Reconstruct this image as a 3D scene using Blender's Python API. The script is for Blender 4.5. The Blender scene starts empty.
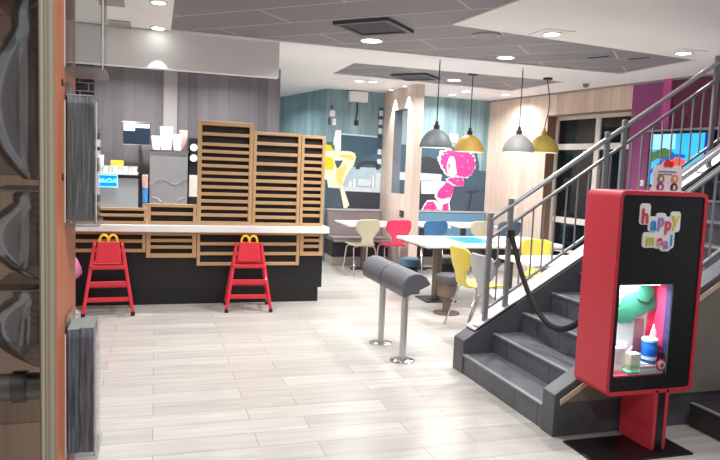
import bpy, bmesh, math, random
from math import sin, cos, pi, radians as R
from mathutils import Vector, Matrix
random.seed(7)
sc = bpy.context.scene
COL = sc.collection

# ------------------------------------------------------------------ helpers
def lin(c):
    c /= 255.0
    return c/12.92 if c <= 0.04045 else ((c+0.055)/1.055)**2.4
def rgb(r, g, b): return (lin(r), lin(g), lin(b), 1.0)

MATS = {}
def mat(name, col, rough=0.5, metal=0.0, noise=0.0, nscale=20.0, stretch=(1, 1, 1), emit=0.0, spec=0.5, bump=0.0, coat=0.0):
    """Principled material, colour broken up by a noise texture."""
    if name in MATS: return MATS[name]
    m = bpy.data.materials.new(name); m.use_nodes = True
    nt = m.node_tree; b = nt.nodes['Principled BSDF']
    b.inputs['Base Color'].default_value = rgb(*col)
    b.inputs['Roughness'].default_value = rough
    b.inputs['Metallic'].default_value = metal
    b.inputs['Specular IOR Level'].default_value = spec
    b.inputs['Coat Weight'].default_value = coat
    if emit > 0:
        b.inputs['Emission Color'].default_value = rgb(*col)
        b.inputs['Emission Strength'].default_value = emit
    if noise > 0:
        tc = nt.nodes.new('ShaderNodeTexCoord'); mp = nt.nodes.new('ShaderNodeMapping')
        mp.inputs['Scale'].default_value = stretch
        nz = nt.nodes.new('ShaderNodeTexNoise'); nz.inputs['Scale'].default_value = nscale
        nz.inputs['Detail'].default_value = 6
        mx = nt.nodes.new('ShaderNodeMix'); mx.data_type = 'RGBA'
        c = rgb(*col)
        mx.inputs['A'].default_value = tuple(max(0, v*(1-noise)) for v in c[:3])+(1,)
        mx.inputs['B'].default_value = tuple(min(1, v*(1+noise)) for v in c[:3])+(1,)
        nt.links.new(tc.outputs['Object'], mp.inputs['Vector'])
        nt.links.new(mp.outputs['Vector'], nz.inputs['Vector'])
        nt.links.new(nz.outputs['Fac'], mx.inputs['Factor'])
        nt.links.new(mx.outputs['Result'], b.inputs['Base Color'])
        if bump > 0:
            bp = nt.nodes.new('ShaderNodeBump'); bp.inputs['Strength'].default_value = bump; bp.inputs['Distance'].default_value = 0.01
            nt.links.new(nz.outputs['Fac'], bp.inputs['Height']); nt.links.new(bp.outputs['Normal'], b.inputs['Normal'])
    MATS[name] = m
    return m

def brick_mat(name, c1, c2, mortar, bw, rh, ms, rot=(0, 0, 0), rough=0.4, streak=(1.5, 18, 1), streak_amt=0.25, offset=0.5, bias=0.0, coat=0.0, bump=0.15, axes=None):
    m = bpy.data.materials.new(name); m.use_nodes = True
    nt = m.node_tree; b = nt.nodes['Principled BSDF']
    tc = nt.nodes.new('ShaderNodeTexCoord'); mp = nt.nodes.new('ShaderNodeMapping'); mp.inputs['Rotation'].default_value = rot
    br = nt.nodes.new('ShaderNodeTexBrick')
    br.inputs['Color1'].default_value = rgb(*c1); br.inputs['Color2'].default_value = rgb(*c2); br.inputs['Mortar'].default_value = rgb(*mortar)
    br.inputs['Scale'].default_value = 1; br.inputs['Brick Width'].default_value = bw; br.inputs['Row Height'].default_value = rh
    br.inputs['Mortar Size'].default_value = ms; br.inputs['Mortar Smooth'].default_value = 0.1; br.inputs['Bias'].default_value = bias
    br.offset = offset
    mp2 = nt.nodes.new('ShaderNodeMapping'); mp2.inputs['Scale'].default_value = streak
    nz = nt.nodes.new('ShaderNodeTexNoise'); nz.inputs['Scale'].default_value = 1.0; nz.inputs['Detail'].default_value = 8; nz.inputs['Roughness'].default_value = 0.65
    rp = nt.nodes.new('ShaderNodeMapRange'); rp.inputs['From Min'].default_value = 0.3; rp.inputs['From Max'].default_value = 0.7
    rp.inputs['To Min'].default_value = 1-streak_amt; rp.inputs['To Max'].default_value = 1.0
    mx = nt.nodes.new('ShaderNodeMix'); mx.data_type = 'RGBA'; mx.blend_type = 'MULTIPLY'; mx.inputs['Factor'].default_value = 1
    L = nt.links.new
    src = tc.outputs['Object']
    if axes:
        se = nt.nodes.new('ShaderNodeSeparateXYZ'); cb = nt.nodes.new('ShaderNodeCombineXYZ'); L(src, se.inputs[0])
        L(se.outputs[axes[0]], cb.inputs['X']); L(se.outputs[axes[1]], cb.inputs['Y']); src = cb.outputs[0]
    L(src, mp.inputs['Vector']); L(mp.outputs['Vector'], br.inputs['Vector'])
    L(mp.outputs['Vector'], mp2.inputs['Vector']); L(mp2.outputs['Vector'], nz.inputs['Vector'])
    L(nz.outputs['Fac'], rp.inputs['Value']); L(br.outputs['Color'], mx.inputs['A']); L(rp.outputs['Result'], mx.inputs['B'])
    L(mx.outputs['Result'], b.inputs['Base Color'])
    b.inputs['Roughness'].default_value = rough; b.inputs['Coat Weight'].default_value = coat
    if bump:
        bp = nt.nodes.new('ShaderNodeBump'); bp.inputs['Strength'].default_value = bump; bp.inputs['Distance'].default_value = 0.004; bp.invert = True
        L(br.outputs['Fac'], bp.inputs['Height']); L(bp.outputs['Normal'], b.inputs['Normal'])
    return m

def plank_mat(name, cols, width, axis='X', rough=0.5, streak=0.25):
    """vertical boards: random tone per board across `axis`, grain along z"""
    m = bpy.data.materials.new(name); m.use_nodes = True
    nt = m.node_tree; b = nt.nodes['Principled BSDF']; L = nt.links.new
    tc = nt.nodes.new('ShaderNodeTexCoord'); sx = nt.nodes.new('ShaderNodeSeparateXYZ'); L(tc.outputs['Object'], sx.inputs[0])
    dv = nt.nodes.new('ShaderNodeMath'); dv.operation = 'DIVIDE'; dv.inputs[1].default_value = width; L(sx.outputs[axis], dv.inputs[0])
    fl = nt.nodes.new('ShaderNodeMath'); fl.operation = 'FLOOR'; L(dv.outputs[0], fl.inputs[0])
    wn = nt.nodes.new('ShaderNodeTexWhiteNoise'); wn.noise_dimensions = '1D'; L(fl.outputs[0], wn.inputs['W'])
    cr = nt.nodes.new('ShaderNodeValToRGB'); cr.color_ramp.interpolation = 'CONSTANT' if len(cols) > 3 else 'LINEAR'
    while len(cr.color_ramp.elements) < len(cols): cr.color_ramp.elements.new(0.5)
    for i, c in enumerate(cols):
        e = cr.color_ramp.elements[i]; e.position = i/len(cols) if len(cols) > 3 else i/(len(cols)-1); e.color = rgb(*c)
    L(wn.outputs['Value'], cr.inputs['Fac'])
    mp = nt.nodes.new('ShaderNodeMapping'); s = [30, 30, 2]; mp.inputs['Scale'].default_value = s; L(tc.outputs['Object'], mp.inputs['Vector'])
    nz = nt.nodes.new('ShaderNodeTexNoise'); nz.inputs['Scale'].default_value = 1; nz.inputs['Detail'].default_value = 7; L(mp.outputs['Vector'], nz.inputs['Vector'])
    rp = nt.nodes.new('ShaderNodeMapRange'); rp.inputs['From Min'].default_value = .3; rp.inputs['From Max'].default_value = .7
    rp.inputs['To Min'].default_value = 1-streak; rp.inputs['To Max'].default_value = 1; L(nz.outputs['Fac'], rp.inputs['Value'])
    fr = nt.nodes.new('ShaderNodeMath'); fr.operation = 'FRACT'; L(dv.outputs[0], fr.inputs[0])
    gt = nt.nodes.new('ShaderNodeMath'); gt.operation = 'GREATER_THAN'; gt.inputs[1].default_value = 0.04; L(fr.outputs[0], gt.inputs[0])
    g2 = nt.nodes.new('ShaderNodeMapRange'); g2.inputs['To Min'].default_value = 0.75; L(gt.outputs[0], g2.inputs['Value'])
    mu = nt.nodes.new('ShaderNodeMath'); mu.operation = 'MULTIPLY'; L(rp.outputs['Result'], mu.inputs[0]); L(g2.outputs['Result'], mu.inputs[1])
    mx = nt.nodes.new('ShaderNodeMix'); mx.data_type = 'RGBA'; mx.blend_type = 'MULTIPLY'; mx.inputs['Factor'].default_value = 1
    L(cr.outputs['Color'], mx.inputs['A']); L(mu.outputs[0], mx.inputs['B']); L(mx.outputs['Result'], b.inputs['Base Color'])
    b.inputs['Roughness'].default_value = rough
    return m

def clear_mat(name, tint=(235, 240, 242), refl=0.1, rough=0.03):
    m = bpy.data.materials.new(name); m.use_nodes = True
    nt = m.node_tree; nt.nodes.remove(nt.nodes['Principled BSDF'])
    out = nt.nodes['Material Output']; t = nt.nodes.new('ShaderNodeBsdfTransparent'); t.inputs['Color'].default_value = rgb(*tint)
    g = nt.nodes.new('ShaderNodeBsdfGlossy'); g.inputs['Roughness'].default_value = rough
    fr = nt.nodes.new('ShaderNodeLayerWeight'); fr.inputs['Blend'].default_value = 0.25
    ad = nt.nodes.new('ShaderNodeMath'); ad.operation = 'MULTIPLY_ADD'; ad.inputs[1].default_value = 0.5; ad.inputs[2].default_value = refl
    mx = nt.nodes.new('ShaderNodeMixShader')
    nt.links.new(fr.outputs['Fresnel'], ad.inputs[0]); nt.links.new(ad.outputs[0], mx.inputs['Fac'])
    nt.links.new(t.outputs[0], mx.inputs[1]); nt.links.new(g.outputs[0], mx.inputs[2]); nt.links.new(mx.outputs[0], out.inputs['Surface'])
    return m

class MB:
    def __init__(s): s.bm = bmesh.new()
    def box(s, x0, x1, y0, y1, z0, z1, rot=None, piv=None):
        vs = [s.bm.verts.new((x, y, z)) for x in (x0, x1) for y in (y0, y1) for z in (z0, z1)]
        for f in ((0, 1, 3, 2), (4, 6, 7, 5), (0, 4, 5, 1), (2, 3, 7, 6), (0, 2, 6, 4), (1, 5, 7, 3)):
            s.bm.faces.new([vs[i] for i in f])
        if rot is not None:
            c = Vector(piv) if piv else Vector(((x0+x1)/2, (y0+y1)/2, (z0+z1)/2))
            bmesh.ops.rotate(s.bm, verts=vs, cent=c, matrix=rot)
        return s
    def hexa(s, pts):
        """8 points: bottom 4 (ccw) then top 4"""
        vs = [s.bm.verts.new(p) for p in pts]
        for f in ((3, 2, 1, 0), (4, 5, 6, 7), (0, 1, 5, 4), (1, 2, 6, 5), (2, 3, 7, 6), (3, 0, 4, 7)):
            s.bm.faces.new([vs[i] for i in f])
        return s
    def prism(s, pts, a0, a1, axis='z'):
        """polygon extruded along axis; pts in the two other axes (xy / xz / yz)"""
        def P(p, a):
            if axis == 'z': return (p[0], p[1], a)
            if axis == 'y': return (p[0], a, p[1])
            return (a, p[0], p[1])
        A = [s.bm.verts.new(P(p, a0)) for p in pts]; B = [s.bm.verts.new(P(p, a1)) for p in pts]
        n = len(pts)
        s.bm.faces.new(A[::-1]); s.bm.faces.new(B)
        for i in range(n): s.bm.faces.new((A[i], A[(i+1) % n], B[(i+1) % n], B[i]))
        return s
    def tube(s, path, r, seg=12, caps=True, flat=None):
        path = [Vector(p) for p in path]; rings = []; n = len(path); up = None
        for i, p in enumerate(path):
            t = (path[min(i+1, n-1)]-path[max(i-1, 0)]).normalized()
            if up is None:
                up = Vector((0, 0, 1)) if abs(t.z) < .9 else Vector((1, 0, 0))
            a = t.cross(up).normalized(); b = a.cross(t).normalized(); up = b
            rr = r[i] if isinstance(r, (list, tuple)) else r
            fx, fy = flat if flat else (1, 1)
            rings.append([s.bm.verts.new(p+a*cos(2*pi*k/seg)*rr*fx+b*sin(2*pi*k/seg)*rr*fy) for k in range(seg)])
        for i in range(n-1):
            for k in range(seg):
                s.bm.faces.new((rings[i][k], rings[i][(k+1) % seg], rings[i+1][(k+1) % seg], rings[i+1][k]))
        if caps:
            s.bm.faces.new(rings[0][::-1]); s.bm.faces.new(rings[-1])
        return s
    def bar(s, p, q, w, h):
        """rectangular bar from p to q, width w (horizontal) and height h"""
        p, q = Vector(p), Vector(q); t = (q-p).normalized()
        up = Vector((0, 0, 1)) if abs(t.z) < .95 else Vector((0, 1, 0))
        a = t.cross(up).normalized(); b = a.cross(t).normalized()
        f = lambda o, i, j: o+a*(i*w/2)+b*(j*h/2)
        return s.hexa([f(p, -1, -1), f(p, 1, -1), f(q, 1, -1), f(q, -1, -1), f(p, -1, 1), f(p, 1, 1), f(q, 1, 1), f(q, -1, 1)])
    def lathe(s, prof, c=(0, 0, 0), seg=32, cap_first=False, cap_last=False):
        rings = []
        for r, z in prof:
            rings.append([s.bm.verts.new((c[0]+r*cos(2*pi*k/seg), c[1]+r*sin(2*pi*k/seg), c[2]+z)) for k in range(seg)])
        for i in range(len(rings)-1):
            for k in range(seg):
                s.bm.faces.new((rings[i][k], rings[i][(k+1) % seg], rings[i+1][(k+1) % seg], rings[i+1][k]))
        if cap_first: s.bm.faces.new(rings[0][::-1])
        if cap_last: s.bm.faces.new(rings[-1])
        return s
    def cyl(s, c, r, z0, z1, seg=24):
        return s.lathe([(r, z0), (r, z1)], c, seg, True, True)
    def disc_y(s, cx, cz, r, y0, y1, seg=24, rz=None):
        rz = rz or r
        return s.prism([(cx+r*cos(2*pi*k/seg), cz+rz*sin(2*pi*k/seg)) for k in range(seg)], y0, y1, 'y')
    def build(s, name, m, parent=None, smooth=False, bevel=0, kind=None, loc=(0, 0, 0), rotz=0, seg=2):
        bmesh.ops.recalc_face_normals(s.bm, faces=s.bm.faces)
        me = bpy.data.meshes.new(name); s.bm.to_mesh(me); s.bm.free()
        o = bpy.data.objects.new(name, me); COL.objects.link(o)
        if m: me.materials.append(m)
        if parent: o.parent = parent
        o.location = loc; o.rotation_euler = (0, 0, rotz)
        if smooth:
            for p in me.polygons: p.use_smooth = True
            if smooth != 'all':
                e = o.modifiers.new('split', 'EDGE_SPLIT'); e.split_angle = R(40)
        if bevel:
            b = o.modifiers.new('bevel', 'BEVEL'); b.width = bevel; b.segments = seg; b.limit_method = 'ANGLE'; b.angle_limit = R(40)
        if kind: o['kind'] = kind
        return o

def tag(o, label, cat, group=None, kind=None):
    o['label'] = label; o['category'] = cat
    if group: o['group'] = group
    if kind: o['kind'] = kind
    return o
def thing(name, label, cat, loc=(0, 0, 0), rotz=0, group=None):
    o = bpy.data.objects.new(name, None); COL.objects.link(o)
    o.empty_display_size = 0.1
    o.location = loc; o.rotation_euler = (0, 0, rotz)
    return tag(o, label, cat, group)
def dup(root, loc, rotz, label, group=None):
    r = root.copy(); COL.objects.link(r); r.location = loc; r.rotation_euler = (0, 0, rotz); r['label'] = label
    if group: r['group'] = group
    for ch in list(root.children):
        c = ch.copy(); COL.objects.link(c); c.parent = r
        if c.type == 'LIGHT': c.data = ch.data
        for g in list(ch.children):
            d = g.copy(); COL.objects.link(d); d.parent = c
    return r
def text_mesh(txt, size, m, name, parent, loc, rot, extrude=0.002, offset=0.0, shear=0.0, align='CENTER'):
    cu = bpy.data.curves.new('text', 'FONT'); cu.body = txt; cu.size = size; cu.extrude = extrude; cu.offset = offset; cu.shear = shear
    cu.align_x = align; cu.align_y = 'CENTER'
    t = bpy.data.objects.new('text', cu); COL.objects.link(t)
    dg = bpy.context.evaluated_depsgraph_get()
    me = bpy.data.meshes.new_from_object(t.evaluated_get(dg))
    bpy.data.objects.remove(t); bpy.data.curves.remove(cu)
    me.name = name; me.materials.clear(); me.materials.append(m)
    o = bpy.data.objects.new(name, me); COL.objects.link(o); o.parent = parent; o.location = loc; o.rotation_euler = rot
    return o
def lamp(kind, name, parent, loc, power, size=0.15, color=(1, 1, 1), spread=180, rot=(0, 0, 0), cone=None, blend=.5):
    d = bpy.data.lights.new(name, kind); d.energy = power; d.color = color
    if kind == 'AREA': d.shape = 'DISK'; d.size = size; d.spread = R(spread)
    if kind == 'POINT': d.shadow_soft_size = size
    if kind == 'SPOT': d.shadow_soft_size = size; d.spot_size = R(cone); d.spot_blend = blend
    o = bpy.data.objects.new(name, d); COL.objects.link(o); o.parent = parent; o.location = loc; o.rotation_euler = rot
    return o
RX90 = (pi/2, 0, 0)

# ------------------------------------------------------------------ camera
F = 660.0; PITCH = 0.0947645; ROLL = 0.0402701; YAW = 0.302650
fw = Vector((sin(YAW)*cos(PITCH), cos(YAW)*cos(PITCH), -sin(PITCH)))
rt = Vector((cos(YAW), -sin(YAW), 0)); up = rt.cross(fw)
r2 = rt*cos(ROLL)+up*sin(ROLL); u2 = -rt*sin(ROLL)+up*cos(ROLL)
cd = bpy.data.cameras.new('camera'); cd.sensor_width = 36; cd.lens = F*36/720; cd.clip_start = 0.05
cam = bpy.data.objects.new('camera', cd); COL.objects.link(cam)
M = Matrix.Identity(4)
for i in range(3): M[i][0] = r2[i]; M[i][1] = u2[i]; M[i][2] = -fw[i]
M[2][3] = 1.6
cam.matrix_world = M
sc.camera = cam

# ------------------------------------------------------------------ materials
m_floor = brick_mat('floor_planks', (210, 207, 202), (194, 189, 182), (160, 155, 149), 0.92, 0.2, 0.003, rough=0.3, streak=(1.6, 20, 1), streak_amt=0.28, offset=0.37, bump=0.1)
m_greyceil = brick_mat('ceiling_grey_planks', (142, 139, 142), (132, 130, 133), (196, 193, 195), 1.7, 0.52, 0.008, rot=(0, 0, R(44)), rough=0.6, streak=(3, 3, 3), streak_amt=0.08, bump=0)
m_white = mat('white_paint', (244, 242, 240), 0.7, noise=.03, nscale=3)
m_fascia = mat('fascia_paint', (244, 244, 245), 0.6, noise=.03, nscale=3)
m_kitwall = plank_mat('grey_striped_wall', [(128, 124, 130), (116, 113, 119), (134, 129, 135), (122, 118, 125), (112, 109, 116), (130, 124, 129)], 0.13, 'X', .5, .15)
m_tealwall = plank_mat('teal_boards', [(142, 174, 182), (132, 164, 173), (152, 183, 189), (136, 168, 176), (126, 156, 166)], 0.13, 'X', .6, .3)
m_pale = plank_mat('pale_wood_boards', [(226, 204, 186), (214, 190, 172), (232, 212, 196), (220, 198, 182)], 0.16, 'X', .55, .15)
m_paley = plank_mat('pale_wood_pier', [(226, 206, 192), (216, 196, 182), (232, 212, 200), (222, 202, 188)], 0.16, 'Y', .55, .12)
m_reveal = mat('brown_reveal', (140, 108, 88), .55, noise=.15, nscale=6, stretch=(8, 8, 1))
m_purple = mat('purple_wall', (140, 62, 116), .6, noise=.28, nscale=9, bump=.1)
m_pink = mat('pink_pilaster', (196, 84, 150), .6, noise=.1, nscale=9)
m_maroon = mat('maroon_wall', (98, 36, 60), .6, noise=.3, nscale=9)
m_tile = brick_mat('black_tiles', (24, 24, 26), (34, 34, 36), (120, 118, 112), 0.2, 0.1, 0.006, rot=(R(90), 0, 0), rough=.15, streak_amt=.05)
m_brown = plank_mat('brown_cladding', [(132, 108, 92), (112, 92, 78), (144, 120, 102), (122, 100, 86)], 0.14, 'Z', .5, .35)
m_oak = mat('oak_slat', (194, 156, 116), .5, noise=.18, nscale=5, stretch=(2, 30, 30))
m_black = mat('black_laminate', (22, 22, 25), .45, noise=.2, nscale=30)
m_blackd = mat('dark_backing', (30, 26, 27), .7)
m_top = mat('white_worktop', (238, 238, 236), .25, noise=.02)
m_red = mat('red_paint', (216, 44, 62), .4, noise=.06, nscale=12, coat=.2)
m_redk = mat('red_kiosk_body', (200, 52, 68), .45, noise=.14, nscale=90)
m_yellow = mat('yellow_plastic', (250, 200, 30), .35)
m_tyre = mat('dark_rubber', (40, 34, 36), .7)
m_steel = mat('brushed_steel', (196, 197, 200), .3, 0.7, noise=.06, nscale=60)
m_steeld = mat('painted_grey_steel', (148, 150, 155), .4, 0.4, noise=.05)
m_chrome = mat('chrome', (214, 214, 216), .12, 1.0)
m_pad = mat('grey_vinyl', (98, 102, 110), .42, noise=.08, nscale=80)
m_padend = mat('grey_vinyl_end', (78, 80, 84), .5, noise=.08, nscale=80)
m_stile = brick_mat('stair_tiles', (98, 101, 110), (90, 93, 102), (54, 56, 62), 0.285, 4.0, 0.005, axes='YZ', rough=.35, streak=(6, 6, 6), streak_amt=.2)
m_stread = mat('stair_tread_tiles', (104, 106, 114), .4, noise=.16, nscale=10)
m_nosing = mat('nosing_strip', (176, 177, 182), .3, .3)
m_scurb = mat('curb_tiles', (84, 85, 91), .4, noise=.15, nscale=8)
m_scap = mat('stone_capping', (196, 184, 184), .35, noise=.1, nscale=10)
m_flank = mat('flank_plaster', (126, 120, 112), .6, noise=.12, nscale=6)
m_trim = mat('beige_trim', (206, 184, 164), .5)
m_white_pl = mat('white_plastic', (235, 235, 232), .4)
m_cream = mat('cream_plywood', (208, 200, 174), .4, noise=.05)
m_pinkc = mat('pink_plywood', (236, 66, 108), .4, noise=.05)
m_bluec = mat('blue_plywood', (70, 122, 172), .4, noise=.05)
m_slatec = mat('slate_plywood', (92, 112, 132), .4, noise=.05)
m_yellc = mat('yellow_plywood', (226, 202, 84), .4, noise=.05)
m_greyc = mat('grey_plywood', (176, 178, 180), .4, noise=.05)
m_taupe = mat('taupe_metal', (132, 116, 106), .4, .5)
m_dark = mat('dark_metal', (48, 46, 48), .5, .3)
m_benchg = mat('grey_taupe_upholstery', (122, 112, 112), .75, noise=.12, nscale=40)
m_benchb = mat('blue_upholstery', (96, 134, 158), .75, noise=.1, nscale=40)
m_plinth = mat('pale_plinth', (176, 170, 156), .5, noise=.05)
m_shadeg = mat('grey_enamel', (88, 92, 96), .55, noise=.06)
m_shadey = mat('mustard_enamel', (196, 156, 72), .55, noise=.06)
m_shadew = mat('pale_grey_enamel', (126, 125, 122), .6, noise=.06)
m_shadeo = mat('olive_yellow_enamel', (170, 146, 56), .55, noise=.06)
m_inner = mat('white_enamel', (244, 244, 240), .5)
m_lamp = mat('lit_diffuser', (255, 253, 248), .5, emit=14)
m_bulb = mat('lit_bulb', (255, 248, 235), .5, emit=30)
m_grille = mat('dark_grille', (70, 74, 82), .6, noise=.5, nscale=60)
m_glassd = mat('night_window_glass', (14, 22, 28), .04, spec=.6)
m_frame = mat('white_window_frame', (222, 214, 208), .4)
m_clear = clear_mat('clear_acrylic', (250, 252, 252), .03)
m_glass = clear_mat('display_glass', (245, 248, 250), .03)
m_smoke = clear_mat('smoky_acrylic', (228, 226, 224), .05)

# ------------------------------------------------------------------ room shell
def struct(name, mb, m, **k): return mb.build(name, m, kind='structure', **k)
struct('floor', MB().box(-3, 8, -1.5, 13.2, -.05, 0), m_floor)
struct('ceiling', MB().box(-3, 8, -1.5, 13.2, 2.886, 2.95), m_greyceil)
zc0, zc1 = 2.87, 2.886
band = MB()
band.prism([(-3, -1.5), (0.13, -1.5), (0.13, 7.0), (-3, 7.0)], zc0, zc1)
band.prism([(-3, 6.98), (8, 6.98), (8, 7.93), (-3, 7.93)], zc0, zc1)
band.prism([(-3, 7.93), (2.32, 7.93), (2.32, 13.2), (-3, 13.2)], zc0, zc1)
band.prism([(2.32, 9.0), (5.25, 9.25), (5.25, 13.2), (2.32, 13.2)], zc0, zc1)
band.prism([(5.33, 7.93), (8, 7.93), (8, 13.2), (5.25, 13.2), (5.25, 9.25)], zc0, zc1)
band.prism([(5.48, 5.79), (8, 5.79), (8, 6.98), (5.48, 6.98)], zc0, zc1)
band.prism([(2.46, 5.43), (3.1, -1.5), (8, -1.5), (8, 5.79), (5.48, 5.79)], zc0, zc1)
struct('ceiling_white_band', band, m_white)
struct('trim_1', MB().box(-1.2, 1.225, 7.0, 7.12, 2.5, 2.87), m_fascia)
struct('wall_kitchen', MB().box(-.74, 1.6, 9.0, 9.12, 0, 2.87), m_kitwall)
struct('trim_4', MB().box(.09, .26, 8.97, 9.0, 0, 2.87), mat('grey_pilaster', (176, 172, 172), .4, noise=.04))
struct('wall_left', MB().box(-1.3, -.74, 8.92, 9.12, 0, 2.87), m_tile)
struct('wall_left', MB().box(-1.3, -1.2, 2.12, 8.92, 0, 2.87), mat('left_wall_paint', (150, 140, 134), .7, noise=.05))
struct('wall_left', MB().box(-2.6, -.296, 2.0, 2.12, 0, 2.87), m_brown)
struct('wall_back', MB().box(2.7, 5.95, 10.75, 10.87, 0, 2.87), m_tealwall)
struct('wall_back', MB().prism([(2.7, 10.75), (2.7, 10.87), (2.35, 12.9), (2.2, 12.9)], 0, 2.87), plank_mat('teal_boards_y', [(146, 178, 186), (136, 168, 177), (154, 185, 191), (140, 172, 180)], .14, 'Y', .6, .3))
struct('wall_back', MB().box(-1.3, 2.7, 12.9, 13.0, 0, 2.87), mat('passage_wall', (110, 140, 150), .6, noise=.15, nscale=4))
# wood partition with a slot through it
pz0, pz1, py0, py1 = 1.2, 2.54, 9.62, 10.22
pier = MB()
pier.box(3.7, 3.84, 9.33, py0, 0, 2.87).box(3.7, 3.84, py1, 10.75, 0, 2.87).box(3.7, 3.84, py0, py1, 0, pz0).box(3.7, 3.84, py0, py1, pz1, 2.87)
struct('wall_partition', pier, m_paley)
struct('trim_5', MB().box(3.702, 3.838, py1-.004, py1, pz0, pz1).box(3.702, 3.838, py0, py0+.004, pz0, pz1).box(3.702, 3.838, py0, py1, pz1-.004, pz1).box(3.702, 3.838, py0, py1, pz0, pz0+.004), mat('slot_lining', (104, 112, 122), .5))

# right wall: local x runs along the wall towards the camera, local y outwards
A0 = Vector((5.69, 10.76, 0)); TH = math.atan2(6.55-10.76, 6.26-5.69)
def rw(mb, name, m, **k): return mb.build(name, m, loc=A0, rotz=TH, **k)
rw(MB().box(-.12, 1.57, 0, .3, 0, 2.87).box(1.57, 3.24, 0, .3, 2.53, 2.87), 'wall_right', m_pale, kind='structure')
rw(MB().box(1.56, 1.58, .002, .3, 0, 2.53).box(1.57, 3.24, .005, .3, 2.515, 2.53), 'trim_2', m_reveal, kind='structure')
rw(MB().box(3.24, 3.875, 0, .3, 0, 2.87), 'wall_right', m_purple, kind='structure')
rw(MB().box(3.875, 6.8, 0, .3, 0, 2.87), 'wall_right', m_maroon, kind='structure')
rw(MB().box(3.755, 3.875, -.03, 0, 0, 2.87), 'trim_3', m_pink, kind='structure')
rw(MB().box(-.1, 6.8, -.02, 0, 2.845, 2.87), 'trim_6', mat('grey_ceiling_trim', (150, 142, 140), .5), kind='structure')
w = MB(); yo = .17
for a, b in ((1.58, 1.63), (2.43, 2.52), (3.18, 3.24)): w.box(a, b, yo, yo+.06, 0, 2.485)
for a, b in ((2.46, 2.515), (2.0, 2.09), (.86, .95), (0, .08), (.40, .45)): w.box(1.6, 3.2, yo, yo+.06, a, b)
win = rw(w, 'window_1', m_frame, kind='structure')
for a, b in ((1.63, 2.43), (2.52, 3.18)):
    for c, d in ((2.09, 2.46), (.95, 2.0), (.45, .86), (.08, .40)):
        MB().box(a, b, .03+yo, .036+yo, c, d).build('pane', m_glassd, win)
struct('wall_front', MB().box(-3, 8, -1.6, -1.5, 0, 2.97), mat('front_wall_paint', (170, 165, 160), .7, noise=.05))

# ------------------------------------------------------------------ ceiling fittings
G_DL = 'recessed ceiling downlights'
def downlight(x, y, label, z=2.87, r=.075, plate=False, power=38, proto={}):
    k = plate
    t = thing('ceiling_light', label, 'ceiling light', (x, y, z), 0, G_DL)
    if plate: MB().box(-.15, .15, -.15, .15, -.008, 0).build('plate', m_white, t, bevel=.003)
    dz = -.008 if plate else 0
    MB().lathe([(r+.02, dz), (r+.018, dz-.008), (r, dz-.008), (r, dz-.001)], seg=32, cap_first=False).build('ring', m_white_pl, t, smooth=True)
    MB().cyl((0, 0, 0), r, dz-.006, dz-.002, 32).build('diffuser', m_lamp, t)
    lamp('AREA', 'lamp', t, (0, 0, dz-.012), power, size=2*r, color=(1, .995, .985), spread=150)
    return t
downlight(2.08, 6.53, 'large bright round downlight in front of the square grey air unit', 2.886, .10, power=44)
downlight(3.39, 5.31, 'bright downlight on a square plate at the corner of the big white ceiling panel', 2.87, .07, True, 42)
downlight(5.01, 5.48, 'bright downlight on a square plate nearest the top of the staircase', 2.87, .07, True, 42)
downlight(3.72, 6.72, 'oval looking bright downlight in the grey planks just before the white ceiling beam', 2.886, .085, power=30)
downlight(4.03, 8.72, 'bright downlight in the far grey ceiling panel above the pink haired figure', 2.886, .085, power=26)
downlight(2.86, 9.50, 'left one of a pair of small downlights in front of the teal wall', 2.87, .06, power=17)
downlight(3.06, 9.46, 'right one of a pair of small downlights in front of the teal wall', 2.87, .06, power=17)
downlight(4.69, 9.68, 'small downlight behind the mustard pendant, over the blue bench', 2.87, .07, power=20)
downlight(4.72, 10.25, 'small downlight closest to the teal wall, above the pink haired figure', 2.87, .055, power=18)
downlight(5.42, 9.72, 'small downlight by the far corner of the pale wood wall', 2.87, .06, power=18)
downlight(0.01, 5.77, 'small downlight at the top edge of the white ceiling at left', 2.87, .055, power=22)
t = thing('spot_light', 'small spotlight throwing a scallop on the white fascia above the order counter', 'spotlight', (.01, 6.86, 2.87))
MB().cyl((0, 0, 0), .075, -.01, 0).build('ring', m_white_pl, t); MB().cyl((0, 0, 0), .055, -.014, -.01).build('diffuser', m_lamp, t)
lamp('SPOT', 'lamp', t, (0, 0, -.02), 30, size=.01, color=(1, .985, .96), cone=54, blend=.15)
for yy in (9.60, 10.20):
    t = thing('spot_light', ('small spotlight washing the near side of the wood partition slot' if yy < 9.9 else 'small spotlight washing the far side of the wood partition slot'), 'spotlight', (3.62, yy, 2.87), 0, 'spotlights along the wood partition')
    MB().cyl((0, 0, 0), .035, -.012, 0).build('ring', m_white_pl, t); MB().cyl((0, 0, 0), .025, -.016, -.012).build('diffuser', m_lamp, t)
    lamp('SPOT', 'lamp', t, (0, 0, -.03), 90, size=.008, color=(1, .96, .92), cone=60, blend=.2)
# unseen downlights added as fill, above and behind the camera
for i, (x, y, lb) in enumerate(((1.7, 4.0, 'unseen downlight added above the open floor to brighten the stairs'), (3.4, 2.4, 'unseen downlight added as fill above the red display kiosk'), (.7, .1, 'unseen downlight added over the entrance to brighten the leaflet panel'), (-.8, 3.6, 'unseen downlight added as fill in the white ceiling at far left'))):
    downlight(x, y, lb, 2.886 if i in (0, 2) else 2.87, .09, power=(34, 18, 60, 30)[i])
downlight(1.55, 11.2, 'unseen downlight added in the passage behind the striped kitchen wall', 2.87, .07, power=40)  # unseen lamp added to brighten the teal passage wall
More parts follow.
